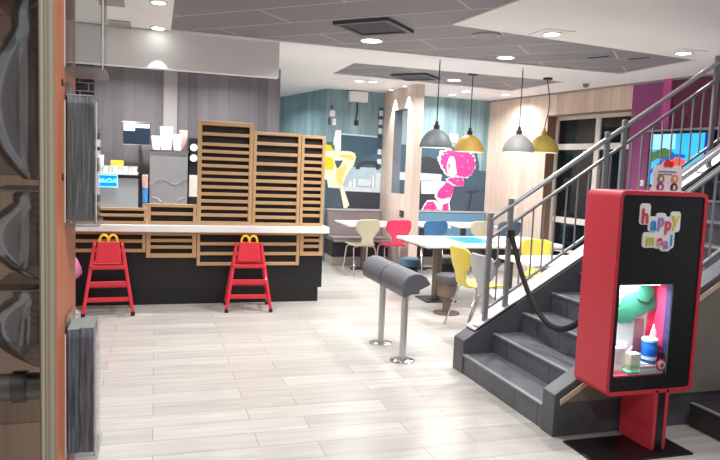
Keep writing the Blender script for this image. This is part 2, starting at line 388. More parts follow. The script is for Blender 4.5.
# fill lamps added for the kitchen, out of sight behind the fascia
for i, x in enumerate((-.35, .9)):
    downlight(x, 8.0, ('unseen downlight added behind the fascia, above the menu screen' , 'unseen downlight added behind the fascia, above the slatted screen')[i], 2.87, .07, power=34)

t = thing('ceiling_speaker', 'round grey speaker grille in the grey ceiling planks', 'speaker', (2.96, 5.74, 2.886))
MB().cyl((0, 0, 0), .115, -.01, 0, 32).build('grille', mat('speaker_grille', (150, 148, 150), .6, noise=.15, nscale=90), t)
MB().lathe([(.135, 0), (.133, -.014), (.115, -.014), (.115, -.004)], seg=32).build('rim', mat('speaker_rim', (176, 172, 172), .5), t)

def ac_unit(x, y, z, rot, s, label):
    t = thing('air_conditioner', label, 'air conditioner', (x, y, z), rot, 'square ceiling air units')
    h = s/2
    f = MB()
    f.box(-h, h, -h, -h+.05, -.03, 0).box(-h, h, h-.05, h, -.03, 0).box(-h, -h+.05, -h+.05, h-.05, -.03, 0).box(h-.05, h, -h+.05, h-.05, -.03, 0)
    f.build('frame', mat('ac_frame', (82, 82, 90), .5), t)
    g = MB(); n = 11
    for i in range(n):
        a = -h+.06+(s-.12)*i/n
        g.box(a, a+.016, -h+.05, h-.05, -.022, -.004)
    g.build('grille', mat('ac_slats', (96, 100, 108), .5), t)
    MB().box(-h+.05, h-.05, -h+.05, h-.05, -.006, 0).build('filter', m_grille, t)
ac_unit(1.885, 5.86, 2.886, R(45), .55, 'square grey air unit beside the large bright downlight')
ac_unit(3.42, 8.66, 2.886, R(45), .52, 'square grey air unit in the far grey ceiling panel')
for x, y, lb in ((-.34, 6.9, 'slotted grey air vent in the white ceiling near the fascia'), (-.36, 5.86, 'slotted grey air vent in the white ceiling at the top edge of the picture')):
    t = thing('air_vent', lb, 'air vent', (x, y, 2.87), 0, 'slotted vents in the white ceiling')
    MB().box(-.1, .1, -.2, .2, -.006, 0).build('backing', mat('vent_dark', (120, 120, 122), .6), t)
    g = MB()
    for i in range(12): g.box(-.1, .1, -.2+i*.034, -.183+i*.034, -.014, -.006)
    g.build('slats', mat('vent_slats', (196, 194, 194), .5), t)
t = thing('camera_dome', 'small white sensor dome under the ceiling edge by the window', 'ceiling sensor', (5.60, 7.86, 2.87))
MB().cyl((0, 0, 0), .05, -.02, 0).build('base', m_white_pl, t)
MB().lathe([(.04, -.02), (.038, -.045), (.025, -.062), (.0001, -.068)], seg=20).build('dome', mat('dome_grey', (120, 112, 110), .2), t, smooth='all')
for x, y, lb, w_ in ((4.55, 6.2, 'short dark slot in the grey planks over the staircase, left of two', .03), (4.95, 6.05, 'short dark slot in the grey planks over the staircase, right of two', .03)):
    t = tag(MB().box(-.11, .11, -w_/2, w_/2, -.006, 0).build('ceiling_slot', m_dark, loc=(x, y, 2.886), rotz=R(-60)), lb, 'ceiling slot', 'short slots in the grey planks')

def pendant(x, y, zb, r, h, m, label, slack=0, ztop=2.87, rose=True):
    t = thing('pendant_lamp', label, 'pendant lamp', (x, y, zb), 0, 'dome pendant lamps over the tables')
    prof = [(r, 0), (r*1.005, .02), (r*.97, h*.22), (r*.88, h*.45), (r*.70, h*.70), (r*.45, h*.9), (r*.2, h)]
    MB().lathe(prof+[(r*.2, h-.004), (r*.43, h*.88), (r*.68, h*.68), (r*.86, h*.44), (r*.95, h*.2), (r*.985, .0), (r, 0)], seg=40).build('shade', m, t, smooth=True)
    MB().lathe([(r*.975, .004), (r*.94, h*.2), (r*.85, h*.43), (r*.66, h*.66), (r*.4, h*.86), (.001, h*.9)], seg=40).build('lining', m_inner, t, smooth='all')
    MB().cyl((0, 0, 0), .035, h-.005, h+.05).cyl((0, 0, 0), .02, h+.05, h+.09).build('cap', m if m is m_shadeo else m_dark, t, smooth=True)
    H = ztop-zb
    if slack: path = [(slack*sin(pi*k/14)**1.5 - 0.02*k/14*0, 0, h+.09+(H-h-.11)*k/14) for k in range(15)]
    else: path = [(0, 0, h+.09), (0, 0, H-.02)]
    MB().tube(path, .006, 6).build('cord', m_dark, t)
    if rose: MB().cyl((0, 0, 0), .06, H-.025, H).build('ceiling_rose', m_dark, t)
    else: MB().cyl((0, 0, 0), .012, H-.03, H).build('ceiling_hook', m_white_pl, t)
    MB().lathe([(.001, .02), (.03, .03), (.042, .06), (.03, .095), (.015, .12), (.015, h*.9)], seg=20).build('bulb', m_bulb, t, smooth='all')
    lamp('AREA', 'lamp', t, (0, 0, .012), 7, size=r*1.7, color=(1, .95, .88), spread=160)
    return t
pendant(3.12, 7.16, 1.86, .19, .215, m_shadeg, 'dark grey dome pendant lamp, furthest left of the pendants', rose=False)
pendant(3.98, 8.03, 1.86, .20, .225, m_shadey, 'mustard yellow dome pendant lamp beside the dark grey one', ztop=2.886)
pendant(4.23, 7.2, 1.86, .19, .215, m_shadew, 'pale grey dome pendant lamp in front of the pale wood wall', rose=False)
pendant(4.93, 7.75, 1.89, .20, .23, m_shadeo, 'olive yellow dome pendant lamp on a bowed cord near the window', slack=.05)

# ------------------------------------------------------------------ order counter
t = thing('service_counter', 'long black order counter with white worktop and slatted oak front panels', 'counter', (0, 0, 0))
MB().box(-.95, 1.89, 7.50, 8.05, .17, .82).build('body', m_black, t)
MB().box(-.95, 1.85, 7.512, 8.0, 0, .17).build('kickboard', m_black, t)
MB().box(-.95, 1.93, 7.36, 8.08, .82, .895).build('worktop', m_top, t, bevel=.006)
def slat_panel(x0, x1, z0, z1, gaps, name, parent, y=7.45, frame=.045, slat=.045, narrow=.034, m=m_oak, top=None):
    """frame with horizontal slats; gaps = list of leading wide gaps, the rest narrow"""
    f = MB()
    f.box(x0, x0+frame, y, y+.04, z0, z1).box(x1-frame, x1, y, y+.04, z0, z1)
    z = z1-(top or frame); f.box(x0+frame, x1-frame, y, y+.04, z, z1)
    f.box(x0+frame, x1-frame, y, y+.04, z0, z0+frame)
    i = 0
    while True:
        g = gaps[i] if i < len(gaps) else narrow
        i += 1
        z -= g
        if z-slat < z0+frame+.018: break
        f.box(x0+frame, x1-frame, y+.004, y+.036, z-slat, z); z -= slat
    p = f.build(name, m, parent, bevel=.003, seg=1)
    MB().box(x0+.01, x1-.01, y+.04, y+.05, z0+.01, z1-.01).build('backing', m_blackd, p)
slat_panel(-.95, -.095, .59, .818, [.055, .05], 'front_panel', t, slat=.035, frame=.035)
slat_panel(-.09, .44, .53, .818, [.036, .036, .036], 'front_panel', t, slat=.036)
slat_panel(.445, 1.60, .44, .818, [.085, .075, .065], 'front_panel', t, slat=.036, frame=.035, top=.03)
slat_panel(1.605, 1.88, .55, .818, [.03, .035, .035], 'front_panel', t, slat=.036, top=.04)
t = thing('slatted_screen', 'stepped screen of oak slats standing on the white worktop', 'screen', (0, 0, .895))
def up_(*a, **k): slat_panel(*a, **k)
b = -.0
slat_panel(-.95, -.085, 0, .175, [.035, .035], 'screen_panel', t, slat=.032, frame=.03, narrow=.03)
slat_panel(-.08, .435, 0, .225, [.055, .05], 'screen_panel', t, slat=.035, frame=.035)
slat_panel(.44, 1.04, 0, 1.145, [.075, .075], 'screen_panel', t, slat=.036, frame=.042, top=.05, narrow=.042)
slat_panel(1.045, 1.585, 0, 1.055, [.075, .078, .075, .075], 'screen_panel', t, slat=.037, frame=.035, narrow=.045)
slat_panel(1.59, 1.87, 0, 1.045, [.07, .07], 'screen_panel', t, slat=.036, frame=.035, narrow=.041)

# ------------------------------------------------------------------ kitchen behind the counter
t = thing('back_counter', 'grey steel back counter under the kitchen machines', 'counter', (0, 0, 0))
MB().box(-1.1, 1.55, 8.25, 8.9, .1, .86).build('cabinet', mat('back_counter_steel', (120, 122, 128), .4, .5), t)
MB().box(-1.15, 1.58, 8.2, 8.91, .86, .9).build('worktop', m_steel, t)
MB().box(-1.1, 1.55, 8.3, 8.9, 0, .1).build('plinth', m_dark, t)
t = thing('pastry_display', 'pale display cabinet with a blue lit sign on the back counter', 'display cabinet', (-.43, 8.55, .9))
MB().box(-.27, .235, -.25, .25, 0, .46).build('cabinet', mat('display_grey', (186, 188, 192), .35, .3), t)
MB().box(.235, .27, -.25, .25, 0, .52).build('side_panel', m_black, t)
MB().box(-.3, .27, -.27, .27, .46, .5).build('shelf_edge', m_black, t)
MB().box(-.3, .23, -.27, .27, .5, .525).build('tray', m_white_pl, t)
s = MB().box(-.21, .0, -.275, -.258, .355, .49).build('sign', mat('sign_blue', (0, 120, 220), .5, emit=1.3), t)
MB().box(-.215, .005, -.279, -.274, .35, .357).box(-.215, .005, -.279, -.274, .488, .495).box(-.215, -.208, -.279, -.274, .35, .495).box(-.002, .005, -.279, -.274, .35, .495).build('sign_rim', mat('sign_rim_cyan', (150, 236, 255), .5, emit=1.6), s)
text_mesh('McCafé', .066, mat('sign_lettering', (120, 240, 255), .5, emit=2.2), 'lettering', s, (-.105, -.276, .424), RX90, shear=.3, offset=.001)
for i in range(9):
    x = -.68+i*.055; c = MB().lathe([(.026, 0), (.036, .07), (.038, .075)], seg=14, cap_first=True, cap_last=True)
    tag(c.build('paper_cup', m_white_pl, loc=(x, 8.42+.06*(i % 2), 1.425), smooth=True), 'white paper cup in the row on top of the pale display cabinet', 'paper cup', 'white cups on the display cabinet')
tag(MB().box(-.075, .075, -.07, .07, 0, .14).build('carton', mat('yellow_carton', (226, 196, 60), .5, noise=.2, nscale=12), loc=(-.45, 8.68, 1.425), bevel=.008), 'yellow carton standing among cups on the pale display cabinet', 'carton')
tag(MB().lathe([(.045, 0), (.055, .2)], seg=16, cap_first=True, cap_last=True).build('cup_stack', m_white_pl, loc=(-.655, 8.66, 1.425), smooth=True), 'tall stack of white cups at the left end of the display cabinet', 'cup stack')
for i, (z, c) in enumerate(((0, (190, 150, 150)), (.17, (70, 150, 214)), (.34, (214, 176, 170)))):
    tag(MB().box(-.034, .034, -.08, .08, 0, .165).build('packet', mat('packet_%d' % i, c, .5, noise=.35, nscale=16), loc=(-.121, 8.42, .9+z), bevel=.005), ('pale pink packet at the bottom of the pile between cabinet and steel machine', 'blue packet in the middle of the pile between cabinet and steel machine', 'pinkish white packet on top of the pile between cabinet and steel machine')[i], 'packet')
# monitor on an arm from the wall
t = thing('menu_monitor', 'small white framed monitor mounted on the grey striped wall', 'monitor', (-.225, 8.6, 1.90))
MB().box(-.165, .165, -.02, .02, -.14, .14).build('frame', m_chrome, t, bevel=.006)
MB().box(-.15, .15, -.024, -.019, -.125, .125).build('screen', mat('monitor_screen', (38, 48, 62), .2, emit=.4), t)
MB().box(-.15, .15, -.027, -.023, .07, .12).box(-.15, -.02, -.027, -.023, .03, .07).build('screen_image', mat('monitor_glow', (190, 216, 232), .4, emit=.7), t)
MB().tube([(0, .02, 0), (0, .4, .05)], .02, 8).build('arm', m_steel, t)
# stainless dispenser
t = thing('drinks_dispenser', 'tall stainless steel machine with embossed arcs behind the counter', 'kitchen machine', (.155, 8.62, .9))
MB().box(-.225, .225, -.15, .25, 0, .79).build('casing', m_steel, t, bevel=.01)
MB().box(-.235, .235, -.17, .26, .79, .815).build('top_tray', m_chrome, t)
arc = MB()
arc.tube([(-.21+.42*k/16, -.153, .43+.03*sin(k/16*pi*3+pi/2)*(-1)) for k in range(17)], .008, 6)
for sx in (-1, 1): arc.tube([(sx*(.2-.15*cos(a)) - sx*.0, -.153, .08+.16*sin(a)) for a in [pi/2*k/8 for k in range(9)]], .008, 6)
arc.build('embossed_arc', m_chrome, t, smooth=True)
MB().tube([(0, -.19, .0), (0, -.19, .12)], .015, 8).box(-.014, .014, -.19, -.15, .1, .125).build('tap', m_chrome, t)
for i, (x, y, w_, h_, rz, c, lb) in enumerate(((-.15, 0, .08, .17, .05, (240, 238, 234), 'white paper bag at left on top of the steel machine'), (-.03, .02, .12, .29, 0, (246, 244, 240), 'tall white box in the middle on top of the steel machine'), (.105, -.05, .08, .20, -.1, (236, 226, 222), 'white cardboard box leaning at right on top of the steel machine'), (.175, .1, .06, .26, .1, (226, 190, 186), 'narrow pinkish box at the right end on top of the steel machine'))):
    bx = MB().hexa([(-w_/2, -.06, 0), (w_/2, -.06, 0), (w_/2, .06, 0), (-w_/2, .06, 0), (-w_/2-.02, -.07, h_), (w_/2+.02, -.07, h_), (w_/2+.02, .07, h_), (-w_/2-.02, .07, h_)])
    tag(bx.build('paper_box', mat('paper_%d' % i, c, .6, noise=.1, nscale=14), loc=(.155+x, 8.66+y, 1.715), rotz=rz, bevel=.006), lb, 'box')
t = thing('coffee_machine', 'black coffee machine with two round chrome dials beside the slatted screen', 'coffee machine', (.50, 8.65, .9))
MB().box(-.11, .25, -.15, .2, 0, .98).build('casing', m_black, t, bevel=.01)
for z in (.86, .73): MB().disc_y(-.05, z, .045, -.18, -.15).build('dial', m_white_pl, t)
MB().box(-.1, .0, -.156, -.15, .25, .52).build('panel', mat('coffee_panel', (222, 206, 200), .5, noise=.2, nscale=18), t)

# small pink seat mostly hidden by the leaflet panel
t = thing('pink_stool', 'pink rounded toy seat on a pale foot, just behind the leaflet panel', 'stool', (-.83, 7.12, 0))
MB().lathe([(.02, .36), (.09, .37), (.135, .42), (.125, .48), (.09, .56), (.04, .64), (.001, .66)], seg=24, cap_first=True).build('seat', mat('pink_plastic', (206, 120, 160), .45), t, smooth='all')
MB().lathe([(.13, 0), (.12, .03), (.07, .06), (.06, .37)], seg=24, cap_first=True, cap_last=True).build('foot', mat('pale_plastic', (196, 190, 190), .5), t, smooth=True)

# ------------------------------------------------------------------ high chairs
def high_chair(loc, rz, label):
    t = thing('high_chair', label, 'high chair', loc, rz, 'red high chairs in front of the counter')
    W0, W1 = .235, .135
    fy, ry, ty = -.21, .2, -.03
    leg = lambda s, f: ((s*W0, (fy if f else ry), .0), (s*W1, (ty if f else ty+.1), .69))
    for s in (-1, 1):
        for f in (True, False):
            p, q = leg(s, f)
            l = MB().bar((p[0], p[1], .03), q, .034, .045).build('leg', m_red, t, bevel=.008)
            MB().box(p[0]-.02, p[0]+.02, p[1]-.024, p[1]+.03, 0, .045).build('foot', m_tyre, l, bevel=.008)
    def at(s, f, z):
        p, q = leg(s, f); k = z/.69
        return tuple(p[i]+(q[i]-p[i])*k for i in range(2))+(z,)
    for z, h in ((.32, .05), (.165, .045)):
        MB().bar(at(-1, True, z), at(1, True, z), .025, h).build('front_rung', m_red, t, bevel=.006)
    MB().bar(at(-1, False, .25), at(1, False, .25), .025, .045).build('rear_rung', m_red, t, bevel=.006)
    for s in (-1, 1):
        MB().bar(at(s, True, .2), at(s, False, .2), .025, .04).build('side_rung', m_red, t, bevel=.006)
        MB().bar((s*W1, ty-.03, .69), (s*W1, ty+.2, .69), .03, .045).build('armrest', m_red, t, bevel=.008)
    MB().box(-.165, .165, -.07, .16, .49, .52).build('seat', m_red, t, bevel=.008)
    MB().bar((-.17, -.11, .485), (.17, -.11, .485), .03, .04).build('crossbar', m_red, t, bevel=.008)
    MB().hexa([(-.128, -.115, .535), (.128, -.115, .535), (.128, -.085, .535), (-.128, -.085, .535), (-.105, -.075, .745), (.105, -.075, .745), (.105, -.045, .745), (-.105, -.045, .745)]).build('backrest', m_red, t, bevel=.014, seg=3)
    a = MB()
    for c in (-.043, .043):
        a.tube([(c+.042*cos(pi*k/14), -.055, .735+.075*sin(pi*k/14)**.8) for k in range(15)], .0125, 8, flat=(1.3, 1))
    a.build('yellow_arches', m_yellow, t, smooth=True)['label'] = 'pair of yellow arches forming a rounded letter M'
    return t
h = high_chair((-.455, 7.19, 0), R(4), 'red wooden high chair at the left end of the counter')
dup(h, (.985, 7.21, 0), R(-4), 'red wooden high chair below the tall slatted screen')

# ------------------------------------------------------------------ leaning barrier
t = thing('leaning_rail', 'padded grey leaning rail on two steel posts in the open floor', 'leaning rail', (0, 0, 0))
def padprof(sc_=1):
    pts = []; n = 16; ca, sa = cos(R(25)), sin(R(25))
    for k in range(n+1):
        a = pi*k/n; x, z = .128*cos(a)*sc_, (.15*sin(a)**.85-.0)*sc_
        pts.append((2.03+x*ca-z*sa, .618+x*sa+z*ca))
    return pts
MB().prism(padprof(), 4.87, 5.42, 'y').build('pad', m_pad, t, bevel=.012)
MB().prism(padprof(), 5.432, 5.96, 'y').build('pad', m_pad, t, bevel=.012)
MB().prism(padprof(.95), 5.41, 5.44, 'y').build('seam', m_blackd, t)
for y in (5.04, 5.6):
    p = MB().cyl((1.99, y, 0), .029, 0, .645).build('post', m_steel, t, smooth=True)
    MB().lathe([(.105, 0), (.105, .008), (.09, .014), (.032, .018)], (1.99, y, 0), 32, True).build('floor_flange', m_chrome, p, smooth=True)

# ------------------------------------------------------------------ chairs, tables, benches
def chair_data():
    # bent plywood shell: (y, z, halfwidth) from seat front to the top of the back
    seat = [(.235, .435, .14), (.22, .45, .175), (.12, .452, .2), (0, .445, .2), (-.1, .44, .18), (-.155, .442, .15)]
    back = [(-.15, .44, .15), (-.18, .455, .12), (-.2, .485, .098), (-.213, .54, .092), (-.225, .59, .105), (-.235, .635, .15), (-.245, .68, .192), (-.255, .74, .203), (-.265, .80, .196), (-.27, .83, .17), (-.272, .845, .12)]
    def sheet(prof, bow):
        m = MB(); rows = []
        for y, z, w_ in prof:
            row = []
            for k in range(9):
                u = -1+2*k/8
                row.append(m.bm.verts.new((u*w_, y+(bow*u*u*w_*w_*4 if z > .5 else 0), z+(0.012*u*u if z <= .5 else 0))))
            rows.append(row)
        for i in range(len(rows)-1):
            for k in range(8): m.bm.faces.new((rows[i][k], rows[i][k+1], rows[i+1][k+1], rows[i+1][k]))
        return m
    return sheet(seat, .3), sheet(back, .25)
CH_MESH = {}
def chair(loc, rz, m, label):
    t = thing('dining_chair', label, 'chair', loc, rz, 'moulded plywood chairs on chrome legs')
    a, b = chair_data()
    for nm, mb in (('seat', a), ('backrest', b)):
        o = mb.build(nm, m, t, smooth='all'); md = o.modifiers.new('thick', 'SOLIDIFY'); md.thickness = .014; md.offset = 0
    for sx in (-1, 1):
        MB().tube([(sx*.09, .1, .432), (sx*.15, .12, .43), (sx*.175, .14, .41), (sx*.2, .2, .0)], .010, 8).build('leg', m_chrome, t, smooth=True)
        MB().tube([(sx*.09, -.08, .425), (sx*.15, -.1, .425), (sx*.175, -.12, .405), (sx*.215, -.25, .0)], .010, 8).build('leg', m_chrome, t, smooth=True)
        MB().tube([(sx*.09, .1, .432), (sx*.09, -.08, .425)], .010, 8).build('seat_frame', m_chrome, t)
    return t
chair((2.96, 9.40, 0), R(8), m_cream, 'cream plywood chair at the far left table by the grey bench')
chair((3.47, 9.42, 0), R(2), m_pinkc, 'bright pink plywood chair in front of the wood partition')
chair((4.06, 9.42, 0), R(4), m_bluec, 'bright blue plywood chair in front of the blue bench')
chair((4.86, 9.42, 0), R(0), m_cream, 'cream plywood chair at the far right table, seen beside the stair post')
chair((5.35, 9.42, 0), R(-3), m_slatec, 'slate blue plywood chair at the far right, seen behind the stair rail')
chair((3.17, 6.02, 0), R(-86), m_yellc, 'yellow plywood chair standing nearest the foot of the staircase')
chair((3.12, 5.46, 0), R(-84), m_greyc, 'grey plywood chair behind the first stair post, beside the yellow one')
chair((4.2, 6.45, 0), R(170), m_yellc, 'yellow plywood chair under the long table, seen through the stair balusters')

t = thing('long_table', 'long white table with a blue screen set into its top', 'table', (0, 0, 0))
MB().prism([(2.95, 6.86), (4.72, 6.86), (4.80, 6.95), (4.80, 7.80), (4.72, 7.88), (2.95, 7.88)], .715, .75).build('tabletop', mat('white_tabletop', (240, 236, 232), .3), t, bevel=.006)
MB().box(2.97, 4.78, 6.88, 7.86, .70, .715).build('edge_underside', m_taupe, t)
for x in (3.345, 4.35):
    p = MB().cyl((x, 7.45, 0), .055, .0, .70).build('pedestal', m_taupe, t, smooth=True)
    MB().box(x-.2, x+.2, 7.25, 7.65, 0, .012).build('base_plate', m_dark, p, bevel=.004)
MB().hexa([(3.75, 7.0, .52), (4.5, 7.0, .52), (4.5, 7.7, .52), (3.75, 7.7, .52), (3.65, 6.92, .70), (4.62, 6.92, .70), (4.62, 7.8, .70), (3.65, 7.8, .70)]).build('screen_housing', m_black, t)
s = MB().box(3.52, 4.16, 7.08, 7.74, .75, .754).build('touch_screen', mat('table_screen_blue', (30, 140, 226), .2, emit=.8), t)
MB().box(3.98, 4.14, 7.1, 7.72, .754, .756).build('screen_image', mat('table_screen_pale', (206, 214, 240), .3, emit=.6), s)

def ped_table(x0, x1, y0, y1, label, group='white tables along the bench'):
    t = thing('dining_table', label, 'table', ((x0+x1)/2, (y0+y1)/2, 0), 0, group)
    a, b = (x1-x0)/2, (y1-y0)/2; px = 0
    MB().box(-a, a, -b, b, .72, .75).build('tabletop', mat('white_tabletop', (240, 236, 232), .3), t, bevel=.006)
    MB().box(-.035+px, .035+px, .12, .19, .015, .72).build('pedestal', m_taupe, t)
    MB().box(-.2+px, .2+px, .11, .20, 0, .018).box(-.045+px, .045+px, -.02, .33, 0, .016).build('base', m_dark, t, bevel=.004)
ped_table(2.72, 3.56, 9.26, 10.1, 'small white table at left, in front of the grey bench')
ped_table(4.5, 5.2, 9.26, 10.1, 'small white table at right, in front of the blue bench')
ped_table(3.87, 4.36, 9.26, 10.1, 'small white table behind the bright blue chair')
ped_table(3.40, 4.3, 5.36, 6.05, 'white table close behind the stair railing, with yellow and grey chairs', None)

def stool(x, y, m, label, mb):
    t = thing('round_stool', label, 'stool', (x, y, 0), 0, 'round upholstered stools')
    MB().lathe([(.001, .455), (.09, .455), (.12, .445), (.135, .425), (.135, .36), (.125, .35), (.001, .35)], seg=32).build('seat', m, t, smooth=True)
    MB().cyl((0, 0, 0), .11, .2, .352).build('apron', mb, t, smooth=True)
    MB().cyl((0, 0, 0), .045, .02, .2).build('pillar', mb, t, smooth=True)
    MB().lathe([(.15, 0), (.15, .012), (.05, .022)], seg=32, cap_first=True, cap_last=True).build('base', mb, t, smooth=True)
stool(3.18, 7.94, mat('blue_seat', (70, 108, 138), .6, noise=.1), 'blue topped round stool at the left end of the long table', m_dark)
stool(3.80, 8.14, mat('grey_seat', (86, 82, 86), .6, noise=.1), 'grey topped round stool behind the long table', m_dark)
stool(3.15, 6.70, mat('grey_seat', (86, 82, 86), .6, noise=.1), 'grey topped round stool on a taupe pillar in front of the long table', m_taupe)

def bench(x0, x1, m, label, splits):
    t = thing('bench', label, 'bench', ((x0+x1)/2, 10.435, 0), 0, 'upholstered wall benches')
    a = (x1-x0)/2
    MB().box(-a, a, -.24, .3, 0, .14).build('plinth', m_plinth, t)
    MB().box(-a, a, -.2, .3, .14, .38).build('base', mat('bench_base_dark', (52, 48, 54), .6), t)
    MB().box(-a, a, -.29, .3, .38, .46).build('seat', m, t, bevel=.02, seg=3)
    MB().box(-a, a, -.292, -.288, .40, .435).build('seat_trim', mat('bench_trim', (186, 184, 188), .5), t)
    MB().hexa([(-a, .1, .46), (a, .1, .46), (a, .29, .46), (-a, .29, .46), (-a, .19, .87), (a, .19, .87), (a, .29, .87), (-a, .29, .87)]).build('backrest', m, t, bevel=.012)
    MB().box(-a, a, .18, .295, .87, .89).build('top_trim', mat('bench_trim', (186, 184, 188), .5), t)
bench(2.74, 3.69, m_benchg, 'grey taupe upholstered bench below the yellow figure mural', 1)
bench(3.85, 5.66, m_benchb, 'blue upholstered bench below the pink figure mural', 2)

# ------------------------------------------------------------------ murals on the teal wall
YW = 10.75
def flat(pts, d, name, m, parent, y=None):
    """thin printed shape on the wall, d = layer"""
    return MB().prism(pts, YW-.002-.003*d, YW-.001-.003*(d-1)+.0, 'y').build(name, m, parent)
def ell(cx, cz, rx, rz, n=24, wob=0, seed=0):
    rnd = random.Random(seed)
    ph = [rnd.uniform(0, 6.28) for _ in range(3)]
    return [(cx+rx*cos(2*pi*k/n)*(1+wob*sin(5*2*pi*k/n+ph[0])+wob*.6*sin(9*2*pi*k/n+ph[1])), cz+rz*sin(2*pi*k/n)*(1+wob*sin(5*2*pi*k/n+ph[0])+wob*.6*sin(9*2*pi*k/n+ph[1]))) for k in range(n)]
p_yel = mat('print_yellow', (248, 214, 40), .6, noise=.1, nscale=8); p_skin = mat('print_cream', (250, 240, 212), .6, noise=.06, nscale=6)
p_pink = mat('print_pink', (232, 60, 140), .6, noise=.12, nscale=14); p_white = mat('print_white', (244, 238, 242), .6, noise=.05)
p_slate = mat('print_slate', (70, 84, 98), .6, noise=.2, nscale=8); p_dark = mat('print_dark', (52, 56, 66), .6, noise=.25, nscale=8)
p_counter = mat('print_counter', (170, 190, 200), .6, noise=.25, nscale=10); p_pale = mat('print_pale', (206, 218, 224), .6, noise=.2, nscale=14)
p_teal2 = mat('print_deep_teal', (62, 92, 108), .6, noise=.2, nscale=6)
p_yel2 = mat('print_soft_yellow', (246, 224, 120), .6, noise=.1, nscale=8); p_lpink = mat('print_light_pink', (246, 160, 200), .6, noise=.1, nscale=8)
def wavy(pts, seed, sub=5, amp=.02, grow=1.0):
    """closed outline with a curly edge"""
    rnd = random.Random(seed); out = []; n = len(pts)
    mx, mz = sum(q[0] for q in pts)/n, sum(q[1] for q in pts)/n
    pts = [(mx+(q[0]-mx)*grow, mz+(q[1]-mz)*grow) for q in pts]
    for i in range(n):
        a, b = pts[i], pts[(i+1) % n]
        dx, dz = b[0]-a[0], b[1]-a[1]; l = math.hypot(dx, dz) or 1
        for k in range(sub):
            u = k/sub; o = amp*sin(u*pi)*rnd.uniform(-.9, .9)
            out.append((a[0]+dx*u-dz/l*o, a[1]+dz*u+dx/l*o))
    return out
def shapes(t, L):
    for d, nm, m, pts in L: flat(pts, d, nm, m, t)
t = thing('wall_mural', 'wall print of a teal kitchen with a yellow figure raising an arm', 'wall mural', (0, 0, 0), 0, 'printed wall murals')
shapes(t, [
 (1, 'printed_cupboards', p_dark, [(2.72, .9), (3.69, .9), (3.69, 1.2), (2.72, 1.2)]),
 (1, 'printed_hood', p_teal2, [(2.952, 2.13), (3.69, 2.12), (3.69, 1.6), (2.72, 1.6), (2.72, 2.0), (2.95, 2.0)]),
 (1, 'printed_backsplash', p_counter, [(2.72, 1.2), (3.69, 1.2), (3.69, 1.6), (2.72, 1.6)]),
 (2, 'printed_worktop', p_pale, [(3.05, 1.19), (3.69, 1.18), (3.69, 1.25), (3.05, 1.27)]),
 (2, 'printed_shelf_line', p_pale, [(2.95, 2.13), (3.69, 2.11), (3.69, 2.135), (2.95, 2.155)]),
 (3, 'printed_dish_rack', p_dark, [(3.232, 1.601), (3.294, 1.682), (3.424, 1.718), (3.59, 1.709), (3.659, 1.665), (3.663, 1.571), (3.6, 1.57), (3.58, 1.65), (3.44, 1.66), (3.33, 1.63), (3.3, 1.565), (3.24, 1.565)]),
 (3, 'printed_basin', p_pale, [(3.3, 1.28), (3.5, 1.28), (3.52, 1.40), (3.28, 1.40)]),
 (3, 'printed_board', p_pale, [(3.594, 1.243), (3.685, 1.241), (3.685, 1.505), (3.599, 1.505)]),
 (2, 'printed_shelf_column', p_slate, [(3.6, 1.62), (3.685, 1.62), (3.685, 2.62), (3.6, 2.62)]),
 (2, 'printed_paper', p_white, [(2.859, 2.20), (2.955, 2.206), (2.962, 1.862), (2.827, 1.862), (2.828, 2.016)]),
 (3, 'printed_leaf', mat('print_green', (90, 130, 60), .6), [(2.78, 1.99), (2.85, 1.95), (2.86, 1.86), (2.80, 1.90)]),
 (2, 'printed_shade', p_slate, [(2.72, 1.38), (2.741, 1.367), (2.761, 1.238), (2.961, 1.225), (3.048, .902), (2.72, .895)]),
 (4, 'printed_hair', p_yel, [(2.667, 1.916), (2.71, 1.955), (2.783, 1.946), (2.817, 1.877), (2.834, 1.847), (2.671, 1.794)]),
 (5, 'printed_body', p_skin, [(2.669, 1.84), (2.866, 1.858), (3.124, 1.861), (3.206, 1.833), (3.231, 1.772), (3.198, 1.631), (3.105, 1.503), (3.045, 1.392), (3.016, 1.298), (3.035, 1.236), (2.761, 1.244), (2.741, 1.367), (2.686, 1.38)]),
 (6, 'printed_gap', p_teal2, [(2.856, 1.695), (3.001, 1.701), (2.956, 1.606), (2.909, 1.558), (2.881, 1.619)]),
 (6, 'printed_yellow_patch', p_yel, [(2.672, 1.764), (2.823, 1.739), (2.858, 1.633), (2.83, 1.54), (2.68, 1.534)]),
 (6, 'printed_yellow_patch', p_yel2, [(2.894, 1.542), (3.005, 1.593), (3.035, 1.656), (3.069, 1.595), (3.012, 1.407), (3.017, 1.282), (2.946, 1.28), (2.899, 1.403)]),
 (6, 'printed_yellow_shadow', p_yel2, [(2.95, 1.80), (3.13, 1.80), (3.2, 1.76), (3.17, 1.70), (3.1, 1.74), (2.95, 1.76)]),
 (4, 'printed_ribbon', p_skin, [(2.971, 1.225), (3.035, 1.236), (3.144, .957), (3.098, .90), (3.048, .90)]),
])
for x, w_, h_ in ((3.12, .05, .10), (3.2, .04, .14), (3.54, .03, .2)):
    flat([(x, 1.26), (x+w_, 1.26), (x+w_*.9, 1.26+h_), (x+w_*.1, 1.26+h_)], 4, 'printed_jar', p_white, t)
for z in (1.66, 1.83, 2.18, 2.33, 2.48): flat([(3.61, z), (3.68, z), (3.68, z+.09), (3.61, z+.09)], 3, 'printed_jar', p_pale, t)
for x0_, z0_, w_, h_ in ((2.75, 2.42, .09, .10), (2.72, 2.28, .05, .12), (2.80, 2.28, .06, .11), (2.76, 2.54, .04, .06)): flat([(x0_, z0_), (x0_+w_, z0_), (x0_+w_, z0_+h_), (x0_, z0_+h_)], 2, 'printed_lamp', p_white if w_ > .05 else p_slate, t)

